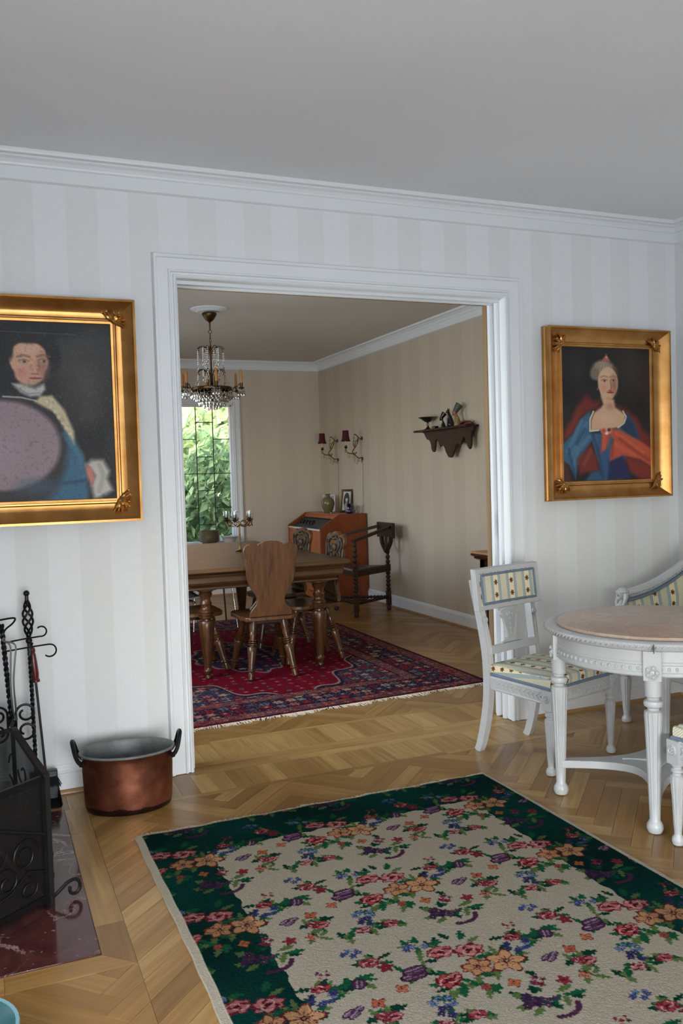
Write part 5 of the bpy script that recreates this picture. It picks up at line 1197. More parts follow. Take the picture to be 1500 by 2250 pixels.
# ------------------------------------------------------------------ dining table and chairs
def turned_leg(b, a, c, s=1.0, seg=18):
    pr = [(.014, 0), (.017, .02), (.015, .05), (.019, .09), (.017, .13), (.0235, .15), (.0235, .165), (.018, .18), (.020, .30), (.026, .46), (.029, .54), (.026, .56), (.017, .57), (.017, .585), (.026, .595), (.027, .61), (.018, .622), (.026, .634), (.027, .65), (.018, .66), (.025, .672), (.026, .69), (.016, .70), (.017, .74), (.022, .79), (.018, .82), (.020, .84), (.024, .92), (.026, 1.0)]
    b.lathe_ab([(r*s, t) for r, t in pr], a, c, seg)
def make_dining_table():
    t = thing('dining_table', 'heavy oak dining table with turned legs standing on the red carpet', 'table', (1.005, 2.83, .009))
    k = -.009
    B().box(-.61, .61, -1.17, 1.17, .750+k, .781+k).obj('tabletop', 'oak_table', t, True, 30, bevel=.006)
    pr = [(.03, .752), (-.070, .752), (-.075, .742), (-.066, .734), (-.056, .734), (-.052, .722), (-.060, .716), (-.066, .700), (-.064, .682), (-.052, .666), (-.034, .660), (-.026, .650), (-.034, .646), (-.036, .636), (-.028, .631), (.03, .631)]
    B().sweep([(o, z+k) for o, z in pr], [(-.50, -1.06), (.50, -1.06), (.50, 1.06), (-.50, 1.06)], True).obj('apron', 'oak_table', t, True, 28)
    for sx in (-1, 1):
        for y in (-1.015, 1.015):
            b = B(); x = sx*.415
            b.lathe([(.016, .0105), (.021, .014), (.021, .024), (.015, .034), (.022, .044), (.030, .054), (.033, .066), (.026, .080), (.026, .092), (.030, .12), (.047, .30), (.054, .36), (.056, .395), (.050, .410), (.035, .414), (.034, .424), (.048, .430), (.051, .438), (.044, .445), (.053, .451), (.055, .460), (.046, .467), (.053, .473), (.053, .483), (.040, .490), (.034, .500), (.036, .515), (.043, .53), (.036, .542), (.032, .555), (.034, .57), (.042, .585), (.048, .598), (.040, .604), (.046, .612), (.058, .618), (.060, .634)], 28, Matrix.Translation((x, y, k)))
            b.box(x-.062, x+.062, y-.062, y+.062, .626+k, .66+k); b.obj('leg', 'oak_leg', t, True, 40)
make_dining_table()
def make_board_chair():
    t = thing('board_chair', 'oak chair with a lobed board back, tucked under the near end of the table', 'chair', (.998, 1.80, .009), -.07, 'oak board chairs around the dining table')
    k = -.009
    half = [(.0, .957), (.045, .953), (.078, .940), (.090, .928), (.100, .934), (.130, .942), (.160, .936), (.182, .918), (.190, .895), (.188, .865), (.176, .842), (.168, .832), (.172, .815), (.170, .76), (.166, .72), (.158, .68), (.138, .640), (.112, .600), (.098, .570), (.096, .545), (.106, .520), (.130, .495), (.146, .470), (.148, .440)]
    outl = half + [(-x, z) for x, z in reversed(half[1:])]
    by = lambda z: -.195-.11*(z-.44)
    B().prism(outl, 0, -.028, lambda a, c, h: (a, by(c)+h, c+k)).obj('backrest', 'oak_chair', t, True, 35, bevel=.004)
    cv = B(); y = lambda z: by(z)+.006
    sm = [(x*.86, .70+(z-.70)*.88) for x, z in outl]
    pts = catmull([(x, y(z), z+k) for x, z in sm[::2]], 2, True); cv.tube(pts, .007, 6, closed=True)
    for s in (-1, 1):
        cv.tube(catmull([(0, y(.90), .90+k), (s*.07, y(.90), .905+k), (s*.12, y(.86), .86+k), (s*.06, y(.80), .80+k), (s*.02, y(.76), .76+k), (s*.09, y(.72), .72+k), (s*.11, y(.67), .68+k), (s*.04, y(.62), .62+k), (0, y(.58), .58+k)], 5), .009, 6)
        cv.tube(catmull([(s*.02, y(.86), .86+k), (s*.05, y(.83), .84+k), (s*.03, y(.80), .81+k), (s*.10, y(.79), .79+k), (s*.13, y(.75), .76+k)], 4), .008, 6)
        cv.ball((s*.12, y(.90), .895+k), .018, 8, 6, sy=.5); cv.ball((s*.05, y(.69), .69+k), .016, 8, 6, sy=.5)
    cv.ball((0, y(.84), .84+k), .026, 10, 7, sy=.5); cv.ball((0, y(.69), .70+k), .02, 10, 7, sy=.5)
    cv.obj('carving', 'carved_oak', t)
    seat_o = [(-.15, -.215), (.15, -.215), (.175, -.20), (.18, -.16), (.20, -.13), (.205, .02), (.215, .10), (.205, .15), (.18, .19), (.15, .205), (.06, .215), (0, .205), (-.06, .215), (-.15, .205), (-.18, .19), (-.205, .15), (-.215, .10), (-.205, .02), (-.20, -.13), (-.18, -.16), (-.175, -.20)]
    B().prism(seat_o, .408+k, .438+k, lambda a, c, h: (a, c, h)).obj('seat', 'oak_chair', t, True, 30, bevel=.006)
    B().prism([(x*.62, y_*.72) for x, y_ in seat_o], .380+k, .409+k, lambda a, c, h: (a, c, h)).obj('seat_block', 'dark_oak', t, True, 30, bevel=.004)
    for sx in (-1, 1):
        for fy, top, ft in ((-1, (.105, -.125), (.157, -.222)), (1, (.12, .125), (.19, .215))):
            b = B(); turned_leg(b, (sx*ft[0], ft[1], .0055), (sx*top[0], top[1], .392+k), 1.12); b.obj('leg', 'oak_leg', t, True, 40)
    return t
bc = make_board_chair()
dup(bc, (1.430, 2.105, .009), PI/2-.03, 'oak board chair on the right side of the table, the one nearer the doorway', None)
dup(bc, (1.415, 2.80, .009), PI/2+.03, 'oak board chair on the right side of the table, the one before the desk', None)
dup(bc, (.560, 2.195, .009), -PI/2, 'oak board chair at the left side of the table behind its near leg', None)
def make_shell_chair():
    t = thing('shell_chair', 'dark shell seat chair on chrome tube legs at the far end of the table', 'chair', (1.12, 3.875, .009), PI, 'chrome legged shell chairs')
    nx, ny = 15, 20; vs = []
    for j in range(ny):
        s = j/(ny-1)
        for i in range(nx):
            a = (i/(nx-1)-.5)*2
            if s < .62: y = .21-.40*s/.62; z = .445-.018*math.sin(PI*s/.62)+.012*a*a; w = .20*(1-.12*(s/.62)); 
            else: q = (s-.62)/.38; y = -.19-.06*q-.02*math.sin(q*PI/2); z = .445+.31*q; w = .176*(1-.25*math.sin(PI*min(1, q*1.6)) if q < .62 else .93)
            if s > .94: w *= 1-.2*(s-.94)/.06
            if s < .08: w *= .84+.16*s/.08
            vs.append((a*w, y+.03*a*a*(1 if s > .62 else 0), z-.009))
    fs = [(j*nx+i, j*nx+i+1, (j+1)*nx+i+1, (j+1)*nx+i) for j in range(ny-1) for i in range(nx-1)]
    o = B().add(vs, fs).obj('shell', 'grey_shell', t, True, 60); md = o.modifiers.new('solid', 'SOLIDIFY'); md.thickness = .010; md.offset = 0
    per = [vs[i] for i in range(nx)] + [vs[j*nx+nx-1] for j in range(1, ny)] + [vs[(ny-1)*nx+i] for i in range(nx-2, -1, -1)] + [vs[j*nx] for j in range(ny-2, 0, -1)]
    B().tube(per, .0058, 6, closed=True).obj('edge_band', 'rim_white', t)
    for sx in (-1, 1):
        for sy in (-1, 1):
            B().tube(catmull([(sx*.04, sy*.03, .415), (sx*.13, sy*.11, .414), (sx*.165, sy*.145, .402), (sx*.178, sy*.16, .35), (sx*.205, sy*.20, .003)], 6), .0085, 10).obj('leg', 'chrome', t)
    B().lathe([(.05, .408), (.05, .422), (.03, .424)], 16).obj('leg_hub', 'chrome', t)
    return t
sh = make_shell_chair()
dup(sh, (.575, 2.93, .009), -PI/2, 'dark shell seat chair on chrome legs at the table left side, behind the oak chair')

# ------------------------------------------------------------------ things on the table and the sill
def make_candelabra():
    t = thing('candelabra', 'brass candelabra with wavy wire ring and glass candle cups on the table', 'candelabra', (1.155, 2.90, .781))
    b = B(); b.lathe([(.042, 0), (.044, .004), (.036, .010), (.014, .014), (.008, .03), (.006, .05)], 20); b.lathe_ab([(.0055, 0), (.0055, .48), (.009, .5), (.0055, .52), (.005, 1)], (0, 0, .04), (0, 0, .235), 10); b.obj('stem', 'brass', t)
    r = .105; w = B()
    for ph in (0, PI):
        w.tube([(r*math.cos(a), r*math.sin(a), .232+.022*math.sin(5*a+ph)) for a in np.linspace(0, 2*PI, 80, endpoint=False)], .0036, 6, closed=True)
    for i in range(5):
        a = i*2*PI/5+.3; w.tube(catmull([(0, 0, .225), (.05*math.cos(a), .05*math.sin(a), .205), (r*math.cos(a), r*math.sin(a), .228)], 5), .0036, 6)
    w.obj('wire_ring', 'brass', t)
    for i in range(5):
        a = i*2*PI/5+.3; x, y = r*math.cos(a), r*math.sin(a); T = Matrix.Translation((x, y, 0))
        c = B(); c.lathe([(.004, .235), (.005, .25), (.020, .258), (.030, .264), (.029, .267), (.010, .264), (.012, .275), (.0115, .285)], 16, T); o = c.obj('candle_cup', 'antique_brass', t)
        g = B().lathe([(.016, .268), (.026, .275), (.029, .30), (.028, .335), (.0265, .335), (.0275, .30), (.0245, .277), (.016, .270)], 16, T, cap=False); g.obj('glass_shade', 'clear_glass', o)
        B().lathe([(.0095, .272), (.0095, .312), (.002, .314), (.001, .32)], 10, T).obj('candle', 'paper_white', o)
make_candelabra()
def make_sill_pot():
    t = thing('stoneware_pot', 'round brown glazed pot on the window sill', 'pot', (1.655, 5.965, WZ0))
    B().lathe([(1e-6, .002), (.085, 0), (.088, .006), (.088, .028), (.108, .034), (.116, .045), (.117, .10), (.115, .155), (.118, .164), (.115, .170), (.106, .168), (.105, .06), (1e-6, .045)], 40).obj('pot_body', 'brown_glaze', t, True, 40)
    b = B()
    for z in (.06, .085, .11, .135): b.tube([(.1175*math.cos(a), .1175*math.sin(a), z) for a in np.linspace(0, 2*PI, 40, endpoint=False)], .002, 5, closed=True)
    b.obj('throwing_rings', 'brown_glaze', t)
make_sill_pot()
def make_sill_bowl():
    t = thing('china_bowl', 'pale china bowl with flared rim on the sill beside the brown pot', 'bowl', (1.897, 5.960, WZ0))
    B().lathe([(1e-6, .004), (.05, .002), (.056, 0), (.058, .006), (.066, .02), (.082, .06), (.092, .075), (.116, .084), (.118, .088), (.112, .090), (.088, .082), (.076, .062), (.056, .022), (1e-6, .016)], 40).obj('bowl_body', 'cream_china', t, True, 40)
make_sill_bowl()

# ------------------------------------------------------------------ writing desk and its things
def make_desk():
    y0, y1 = 4.70, 5.76
    t = thing('writing_desk', 'orange brown teak slant front writing desk against the dining room wall', 'desk', (2.84, (y0+y1)/2, 0)); ox, oy = 2.84, (y0+y1)/2
    sd = [(3.112, .012), (3.112, .963), (2.79, .963), (2.56, .82), (2.56, .012)]
    for a in (y0, y1-.022): B().prism([(x-ox, z) for x, z in sd], a-oy, a+.022-oy, lambda x, z, h: (x, h, z)).obj('side_panel', 'teak_side', t, True, 30, bevel=.002)
    X = lambda a, c, d, e, f, g, nm, m: B().box(a-ox, c-ox, d-oy, e-oy, f, g).obj(nm, m, t, True, 30, bevel=.002)
    X(2.785, 3.112, y0+.02, y1-.02, .943, .963, 'top_board', 'teak'); X(3.10, 3.112, y0+.02, y1-.02, .02, .945, 'back_panel', 'teak_side'); X(2.565, 3.10, y0+.022, y1-.022, .66, .678, 'writing_shelf', 'teak')
    X(2.568, 2.588, y0+.022, y1-.022, .50, .790, 'front_panel', 'teak'); X(2.562, 2.592, y0+.022, y1-.022, .790, .806, 'lid_edge', 'rim_white'); X(2.770, 2.79, y0+.022, y1-.022, .908, .943, 'top_rail', 'teak')
    for i in range(3):
        za = .04+i*.153; d = B().box(2.560-ox, 2.580-ox, y0+.024-oy, y1-.024-oy, za, za+.148).obj('drawer', 'teak', t, True, 30, bevel=.002)
        for yy in (y0+.30, y1-.30): B().tube([(2.560-ox, yy-.05-oy, za+.075), (2.546-ox, yy-.05-oy, za+.075), (2.546-ox, yy+.05-oy, za+.075), (2.560-ox, yy+.05-oy, za+.075)], .004, 6).obj('handle', 'antique_brass', d)
    b = B(); b.add([(2.605-ox, y0+.022-oy, .800), (2.605-ox, y1-.022-oy, .800), (2.800-ox, y1-.022-oy, .915), (2.800-ox, y0+.022-oy, .915), (2.62-ox, y0+.022-oy, .785), (2.62-ox, y1-.022-oy, .785), (2.815-ox, y1-.022-oy, .90), (2.815-ox, y0+.022-oy, .90)], [(3, 2, 1, 0), (4, 5, 6, 7), (0, 1, 5, 4), (1, 2, 6, 5), (2, 3, 7, 6), (3, 0, 4, 7)]).obj('slanted_panel', 'teal_panel', t, False)
    b = B()
    for i in range(9): yy = y1-.12-i*.05; b.box(2.66+.03*(i % 2)-ox, 2.70+.03*(i % 2)-ox, yy-.018-oy, yy+.018-oy, .838+.017*(i % 2), .862+.017*(i % 2))
    b.obj('pigeonhole_fittings', 'black_stone', t, True, 30, bevel=.003)
make_desk()
DT = .963
def make_vase():
    t = thing('stoneware_vase', 'olive green stoneware vase with narrow neck on the desk', 'vase', (2.872, 5.235, DT))
    B().lathe([(1e-6, .002), (.040, 0), (.044, .004), (.055, .03), (.072, .075), (.078, .110), (.072, .145), (.052, .170), (.030, .180), (.024, .188), (.025, .202), (.034, .214), (.033, .217), (.026, .212), (.020, .195), (1e-6, .19)], 36).obj('vase_body', 'olive_glaze', t, True, 50)
make_vase()
def photo(kind, w, h):
    p = Paint(60, 80, lambda x, y: (x, y)); p.fill((196, 190, 180))
    if kind: p.blob(.5, .5, .40, .44, (44, 42, 42), .06); p.blob(.5, .40, .17, .20, (186, 178, 168), .2); p.blob(.5, .27, .20, .12, (58, 52, 50), .3); p.blob(.5, .82, .34, .25, (150, 144, 138), .2); p.blob(.46, .38, .025, .02, (60, 54, 52), .5); p.blob(.55, .38, .025, .02, (60, 54, 52), .5); p.line(((.47, .49), (.54, .49)), .012, (110, 96, 92))
    else: p.fill((120, 124, 112)); p.blob(.5, .4, .2, .22, (180, 172, 160), .3); p.blob(.5, .85, .4, .35, (84, 90, 96), .3)
    return p
def make_photo(nm, label, loc, rz, w, h, fwid, mat, kind, lean):
    t = thing(nm, label, 'picture frame', loc, rz); R = Matrix.Rotation(-lean, 4, 'X')   # faces local -y
    b = B(); pr = [(0, 0), (0, -.012), (fwid*.3, -.016), (fwid*.8, -.012), (fwid, -.006)]; vs = []
    for q, d in pr: a, c0, c1 = w/2-q, q, h-q; vs += [R @ Vector(v) for v in ((-a, d, c0), (a, d, c0), (a, d, c1), (-a, d, c1))]
    b.add(vs, [(i*4+j, i*4+(j+1) % 4, (i+1)*4+(j+1) % 4, (i+1)*4+j) for i in range(len(pr)-1) for j in range(4)]); b.box(-w/2, w/2, -.001, .006, 0.001, h-.001, R); b.obj('frame', mat, t, True, 30)
    p = photo(kind, w, h); X, Z = np.meshgrid(np.linspace(-w/2+fwid, w/2-fwid, p.nx), np.linspace(h-fwid, fwid, p.ny)); P = np.array([tuple(R @ Vector((x, -.005, z))) for x, z in zip(X.ravel(), Z.ravel())])
    color_sheet('photo', 'photo_print', t, P, lin_arr(np.clip(p.a, 0, 255)).reshape(-1, 3), p.ny, p.nx)
    B().tube([R @ Vector((0, .006, h*.7)), (0, h*.32, .004)], .004, 6).obj('strut', mat, t)
make_photo('framed_photo', 'leaning dark gilt frame with oval portrait photo on the desk', (3.055, 5.14, DT), -PI/2+.55, .155, .265, .024, 'antique_brass', True, .17)
make_photo('photo_card', 'white framed photo standing behind the green vase on the desk', (3.00, 5.52, DT), -PI/2+.85, .15, .20, .014, 'paper_white', False, .12)
def lathe_thing(nm, label, cat, loc, parts, seg=24, group=None):
    t = thing(nm, label, cat, loc, 0, group)
    for pn, prof, m in parts: B().lathe(prof, seg).obj(pn, m, t, True, 45)
    return t
lathe_thing('glass_dish', 'cobalt blue glass candle dish at the desk corner', 'dish', (2.955, 4.80, DT), [('dish_body', [(1e-6, .002), (.036, 0), (.040, .006), (.046, .03), (.040, .045), (.020, .050), (.016, .070), (.030, .085), (.034, .110), (.030, .110), (.012, .075), (1e-6, .07)], 'blue_glass')])
lathe_thing('glass_bowl', 'clear cut glass bowl behind the blue dish on the desk', 'bowl', (3.045, 4.93, DT), [('bowl_body', [(1e-6, .003), (.03, 0), (.034, .006), (.05, .04), (.06, .085), (.058, .086), (.046, .042), (.028, .010), (1e-6, .008)], 'clear_glass')])
lathe_thing('salt_cellar', 'tiny silver salt cellar in front of the vase on the desk', 'cellar', (2.835, 5.06, DT), [('cellar_body', [(1e-6, .001), (.014, 0), (.008, .006), (.016, .014), (.018, .022), (.010, .020), (1e-6, .018)], 'chrome')], 16)

# ------------------------------------------------------------------ three-legged corner chair
def make_corner_chair():
    Bk, Rt, Lf = Vector((2.993, 3.935, 0)), Vector((2.518, 3.675, 0)), Vector((2.530, 4.215, 0)); c0 = (Bk+Rt+Lf)/3
    t = thing('corner_chair', 'dark three legged corner chair with bobbin turned legs and black seat', 'chair', tuple(c0)); P = lambda v, z: Vector((v.x-c0.x, v.y-c0.y, z))
    def bobbin(b, a, c, r, n, seg=12):
        pr = [(r*.55, 0)]
        for i in range(n): pr += [(r*.55, (i+.02)/n), (r*.95, (i+.25)/n), (r, (i+.5)/n), (r*.95, (i+.75)/n), (r*.55, (i+.98)/n)]
        b.lathe_ab(pr+[(r*.55, 1)], a, c, seg)
    for v, top in ((Bk, .62), (Rt, .735), (Lf, .735)):
        b = B(); b.lathe([(.014, 0), (.022, .010), (.024, .03), (.014, .048), (.014, .052)], 14, Matrix.Translation(P(v, 0)))
        b.box(P(v, 0).x-.021, P(v, 0).x+.021, P(v, 0).y-.021, P(v, 0).y+.021, .05, .20); bobbin(b, P(v, .20), P(v, .40), .024, 5); b.box(P(v, 0).x-.021, P(v, 0).x+.021, P(v, 0).y-.021, P(v, 0).y+.021, .40, .47)
        bobbin(b, P(v, .47), P(v, top), .022, 5 if top > .7 else 3); b.ball(P(v, top), .018, 10, 7); b.obj('leg', 'dark_oak', t, True, 40)
    for a, c in ((Bk, Rt), (Bk, Lf), (Rt, Lf)):
        b = B(); bobbin(b, P(a.lerp(c, .04), .135), P(a.lerp(c, .96), .135), .017, 14, 10); b.obj('stretcher', 'dark_oak', t, True, 40)
        d = (c-a).normalized(); q = math.atan2(d.y, d.x); L = (c-a).length
        B().box(.02, L-.02, -.013, .013, .395, .455, Matrix.Translation(P(a, 0)) @ Matrix.Rotation(q, 4, 'Z')).obj('seat_rail', 'dark_oak', t, True, 30, bevel=.003)
    so = dense([(P(v, 0).x*.93, P(v, 0).y*.93) for v in (Rt, Bk, Lf)], 8); cushion_mesh(so, .440, .022, .01, crown=.012).obj('seat_pad', 'dark_leather', t, True, 60)
    B().tube([P(Rt, .455)*1.0+Vector((-.014, .02, 0)), P(Lf, .455)+Vector((-.014, -.02, 0))], .006, 6).obj('seat_nosing', 'sand_clay', t)
    fwd = ((Rt+Lf)/2-Bk).normalized(); sd = Vector((-fwd.y, fwd.x, 0)); C = Vector((Bk.x-c0.x, Bk.y-c0.y, 0))
    cr = [(-.19, .742), (-.175, .742), (-.17, .752), (-.15, .758), (-.12, .752), (.12, .752), (.15, .758), (.17, .752), (.175, .742), (.19, .742), (.19, .895), (-.19, .895)]
    B().prism(cr, -.002, .030, lambda a, z, h: C+sd*a+fwd*h+Vector((0, 0, z))).obj('crest_board', 'dark_oak', t, True, 30, bevel=.003)
    b = B()
    for s in (-1, 0, 1): b.tube(catmull([C+fwd*.012+Vector((0, 0, .595)), C+fwd*.012+sd*s*.055+Vector((0, 0, .64)), C+fwd*.012+sd*s*.105+Vector((0, 0, .70)), C+fwd*.012+sd*s*.11+Vector((0, 0, .76))], 5), .026, 6, flat=(.55, 1.0))
    b.obj('back_splat', 'dark_oak', t, True, 40)
    for v, s in ((Rt, 1), (Lf, -1)):
        sg = 1 if (P(v, 0)-C).dot(sd) > 0 else -1
        b = B(); b.tube([P(v, .745)+(P(v, 0)-C).normalized()*.03, C+sd*sg*.145+fwd*.03+Vector((0, 0, .855))], .026, 4, flat=(.8, 1.0)); b.obj('armrest', 'dark_oak', t, True, 30)
make_corner_chair()

# ------------------------------------------------------------------ carved wall shelf and its things
SHZ = 1.785
def make_shelf():
    t = thing('wall_shelf', 'dark carved wooden wall shelf with scalloped hanging apron on the dining room wall', 'shelf', (XW, 2.68, 1.77)); oy = 2.68
    B().box(-.135, -.002, 2.345-oy, 3.30-oy, -.004, .014).obj('shelf_board', 'dark_oak', t, True, 30, bevel=.003)
    o = [(3.175, 1.768), (3.118, 1.766), (3.075, 1.752), (3.055, 1.725), (3.027, 1.698), (2.99, 1.690), (2.965, 1.672), (2.950, 1.645), (2.945, 1.61), (2.925, 1.585), (2.905, 1.577), (2.886, 1.59), (2.878, 1.62), (2.869, 1.663), (2.855, 1.685), (2.836, 1.690), (2.815, 1.676), (2.800, 1.645), (2.785, 1.622), (2.775, 1.620), (2.760, 1.630), (2.735, 1.632), (2.715, 1.618), (2.699, 1.600), (2.680, 1.567), (2.655, 1.54), (2.635, 1.523), (2.601, 1.517), (2.575, 1.526), (2.560, 1.55), (2.535, 1.580), (2.515, 1.612), (2.495, 1.632), (2.47, 1.636), (2.445, 1.625), (2.428, 1.622), (2.415, 1.640), (2.400, 1.668), (2.385, 1.683), (2.368, 1.686), (2.350, 1.672), (2.335, 1.645), (2.322, 1.615), (2.305, 1.595), (2.285, 1.578), (2.268, 1.59), (2.256, 1.62), (2.256, 1.70), (2.240, 1.73), (2.225, 1.738), (2.225, 1.768)]
    B().prism([(y*1.0158+.0635-oy, (z-1.37)*1.0158+1.37-1.777) for y, z in o], -.080, -.062, lambda a, z, h: (h, a, z)).obj('carved_apron', 'dark_oak', t, True, 35, bevel=.003)
    for y in (2.60, 3.02): B().prism([(-.002, -.006), (-.06, -.006), (-.06, -.03), (-.04, -.06), (-.02, -.09), (-.002, -.10)], y-oy-.01, y-oy+.01, lambda x, z, h: (x, h, z)).obj('bracket', 'dark_oak', t, True, 35)
make_shelf()
SX = 3.055
lathe_thing('footed_dish', 'shallow pewter dish on a ring stem at the far end of the wall shelf', 'dish', (SX, 3.12, SHZ-.001), [('foot', [(.034, 0), (.035, .004), (.022, .012), (.010, .026), (.006, .034)], 'antique_brass'), ('bowl', [(1e-6, .068), (.008, .066), (.03, .076), (.062, .098), (.092, .113), (.091, .116), (.06, .102), (.028, .082), (1e-6, .076)], 'pewter')])
fd = [o for o in COL.objects if o.name.startswith('footed_dish')][-1]
B().tube([(0, .016*math.cos(a), .050+.016*math.sin(a)) for a in np.linspace(0, 2*PI, 20, endpoint=False)], .004, 6, closed=True).obj('ring_stem', 'antique_brass', fd)
tbx = thing('trinket_box', 'tiny dark trinket box beside the footed dish on the wall shelf', 'box', (SX-.01, 2.965, SHZ-.001)); B().box(-.02, .02, -.03, .03, 0, .016).obj('box_body', 'black_stone', tbx, True, 30, bevel=.002); B().box(-.021, .021, -.031, .031, .016, .024).obj('lid', 'black_stone', tbx, True, 30, bevel=.003)
def make_bust(nm, label, loc, s, m_head, m_hat, m_body, dirn):
    t = thing(nm, label, 'figurine', loc, dirn); k = s      # faces local -x... towards +y of the thing
    b = B(); b.lathe([(.040*k, 0), (.042*k, .006*k), (.036*k, .03*k), (.028*k, .055*k), (.016*k, .072*k), (.013*k, .085*k)], 18, sx=1.15, sy=.8); b.obj('shoulders', m_body, t, True, 50)
    h = B(); h.lathe_ab([(.0125*k, 0), (.012*k, .5), (.014*k, 1)], (0, 0, .07*k), (0, .018*k, .112*k), 12); h.ball((0, .024*k, .125*k), .024*k, 14, 10, sx=.82, sy=1.0, sz=1.2); h.ball((0, .047*k, .122*k), .005*k, 6, 5, sz=1.6); h.ball((0, .043*k, .104*k), .009*k, 8, 6); h.ball((0, .046*k, .111*k), .0045*k, 6, 4, sx=1.6)
    for q in (-1, 1): h.ball((q*.020*k, .016*k, .122*k), .006*k, 6, 5, sx=.5, sz=1.5); h.ball((q*.009*k, .045*k, .131*k), .003*k, 6, 4, sx=1.5)
    h.obj('head', m_head, t, True, 60)
    B().lathe_ab([(.023*k, 0), (.024*k, .06), (.037*k, .96), (.036*k, 1), (1e-5, 1)], (0, .022*k, .134*k), (0, -.022*k, .196*k), 18).obj('hat', m_hat, t, True, 40)
make_bust('head_figurine', 'small black head figurine with flared hat on the wall shelf', (SX, 2.83, SHZ-.001), .68, 'black_stone', 'black_stone', 'black_stone', .75)
make_bust('painted_figurine', 'larger painted head figurine with tall grey green hat on the wall shelf', (SX, 2.575, SHZ-.001), .95, 'skin_clay', 'hat_green', 'sand_clay', .75)
def make_cat():
    t = thing('cat_figurine', 'slim black sitting cat figurine between the two head figurines', 'figurine', (SX-.005, 2.705, SHZ-.001), .55)
    b = B(); path = catmull([(0, -.018, .012), (0, -.016, .04), (0, -.008, .075), (0, .004, .105), (0, .010, .125)], 5); n = len(path)
    b.tube([(0, -.02, .004), (0, -.019, .006)]+path, [.012, .024]+[.027-.016*(i/(n-1))**.8 for i in range(n)], 12); b.ball((0, .016, .136), .0155, 12, 9, sx=.95, sy=1.1, sz=.95); b.ball((0, .031, .131), .007, 8, 6)
    for s in (-1, 1):
        b.lathe_ab([(.007, 0), (.0045, .5), (.0008, 1)], (s*.009, .012, .146), (s*.012, .009, .166), 8); b.tube([(s*.011, .010, .08), (s*.011, .018, .04), (s*.011, .020, .006)], [.009, .0075, .007], 8); b.ball((s*.011, .026, .005), .008, 8, 6, sy=1.5, sz=.6); b.ball((s*.018, -.008, .022), .018, 10, 7, sx=.6, sz=1.1)
    b.tube(catmull([(0, -.038, .006), (.028, -.03, .006), (.034, .0, .006), (.026, .02, .006)], 4), .005, 6); b.obj('cat_body', 'black_stone', t, True, 70)
make_cat()
def make_shell():
    t = thing('sea_shell', 'reddish ridged sea shell at the near end of the wall shelf', 'shell', (SX+.01, 2.43, SHZ-.001), .2)
    b = B()
    for i in range(9):
        a = (i-4)*.27; b.tube(catmull([(0, -.045, .006), (.02*math.sin(a)*1.2, -.01, .030), (.055*math.sin(a)*1.1, .045*math.cos(a), .022), (.066*math.sin(a)*1.1, .058*math.cos(a), .010)], 4), [.004]+[.0085]*11+[.006], 6)
    b.ball((0, 0, .010), .03, 12, 8, sx=1.1, sy=1.4, sz=.45); b.obj('shell_body', 'red_shell', t, True, 60)
make_shell()

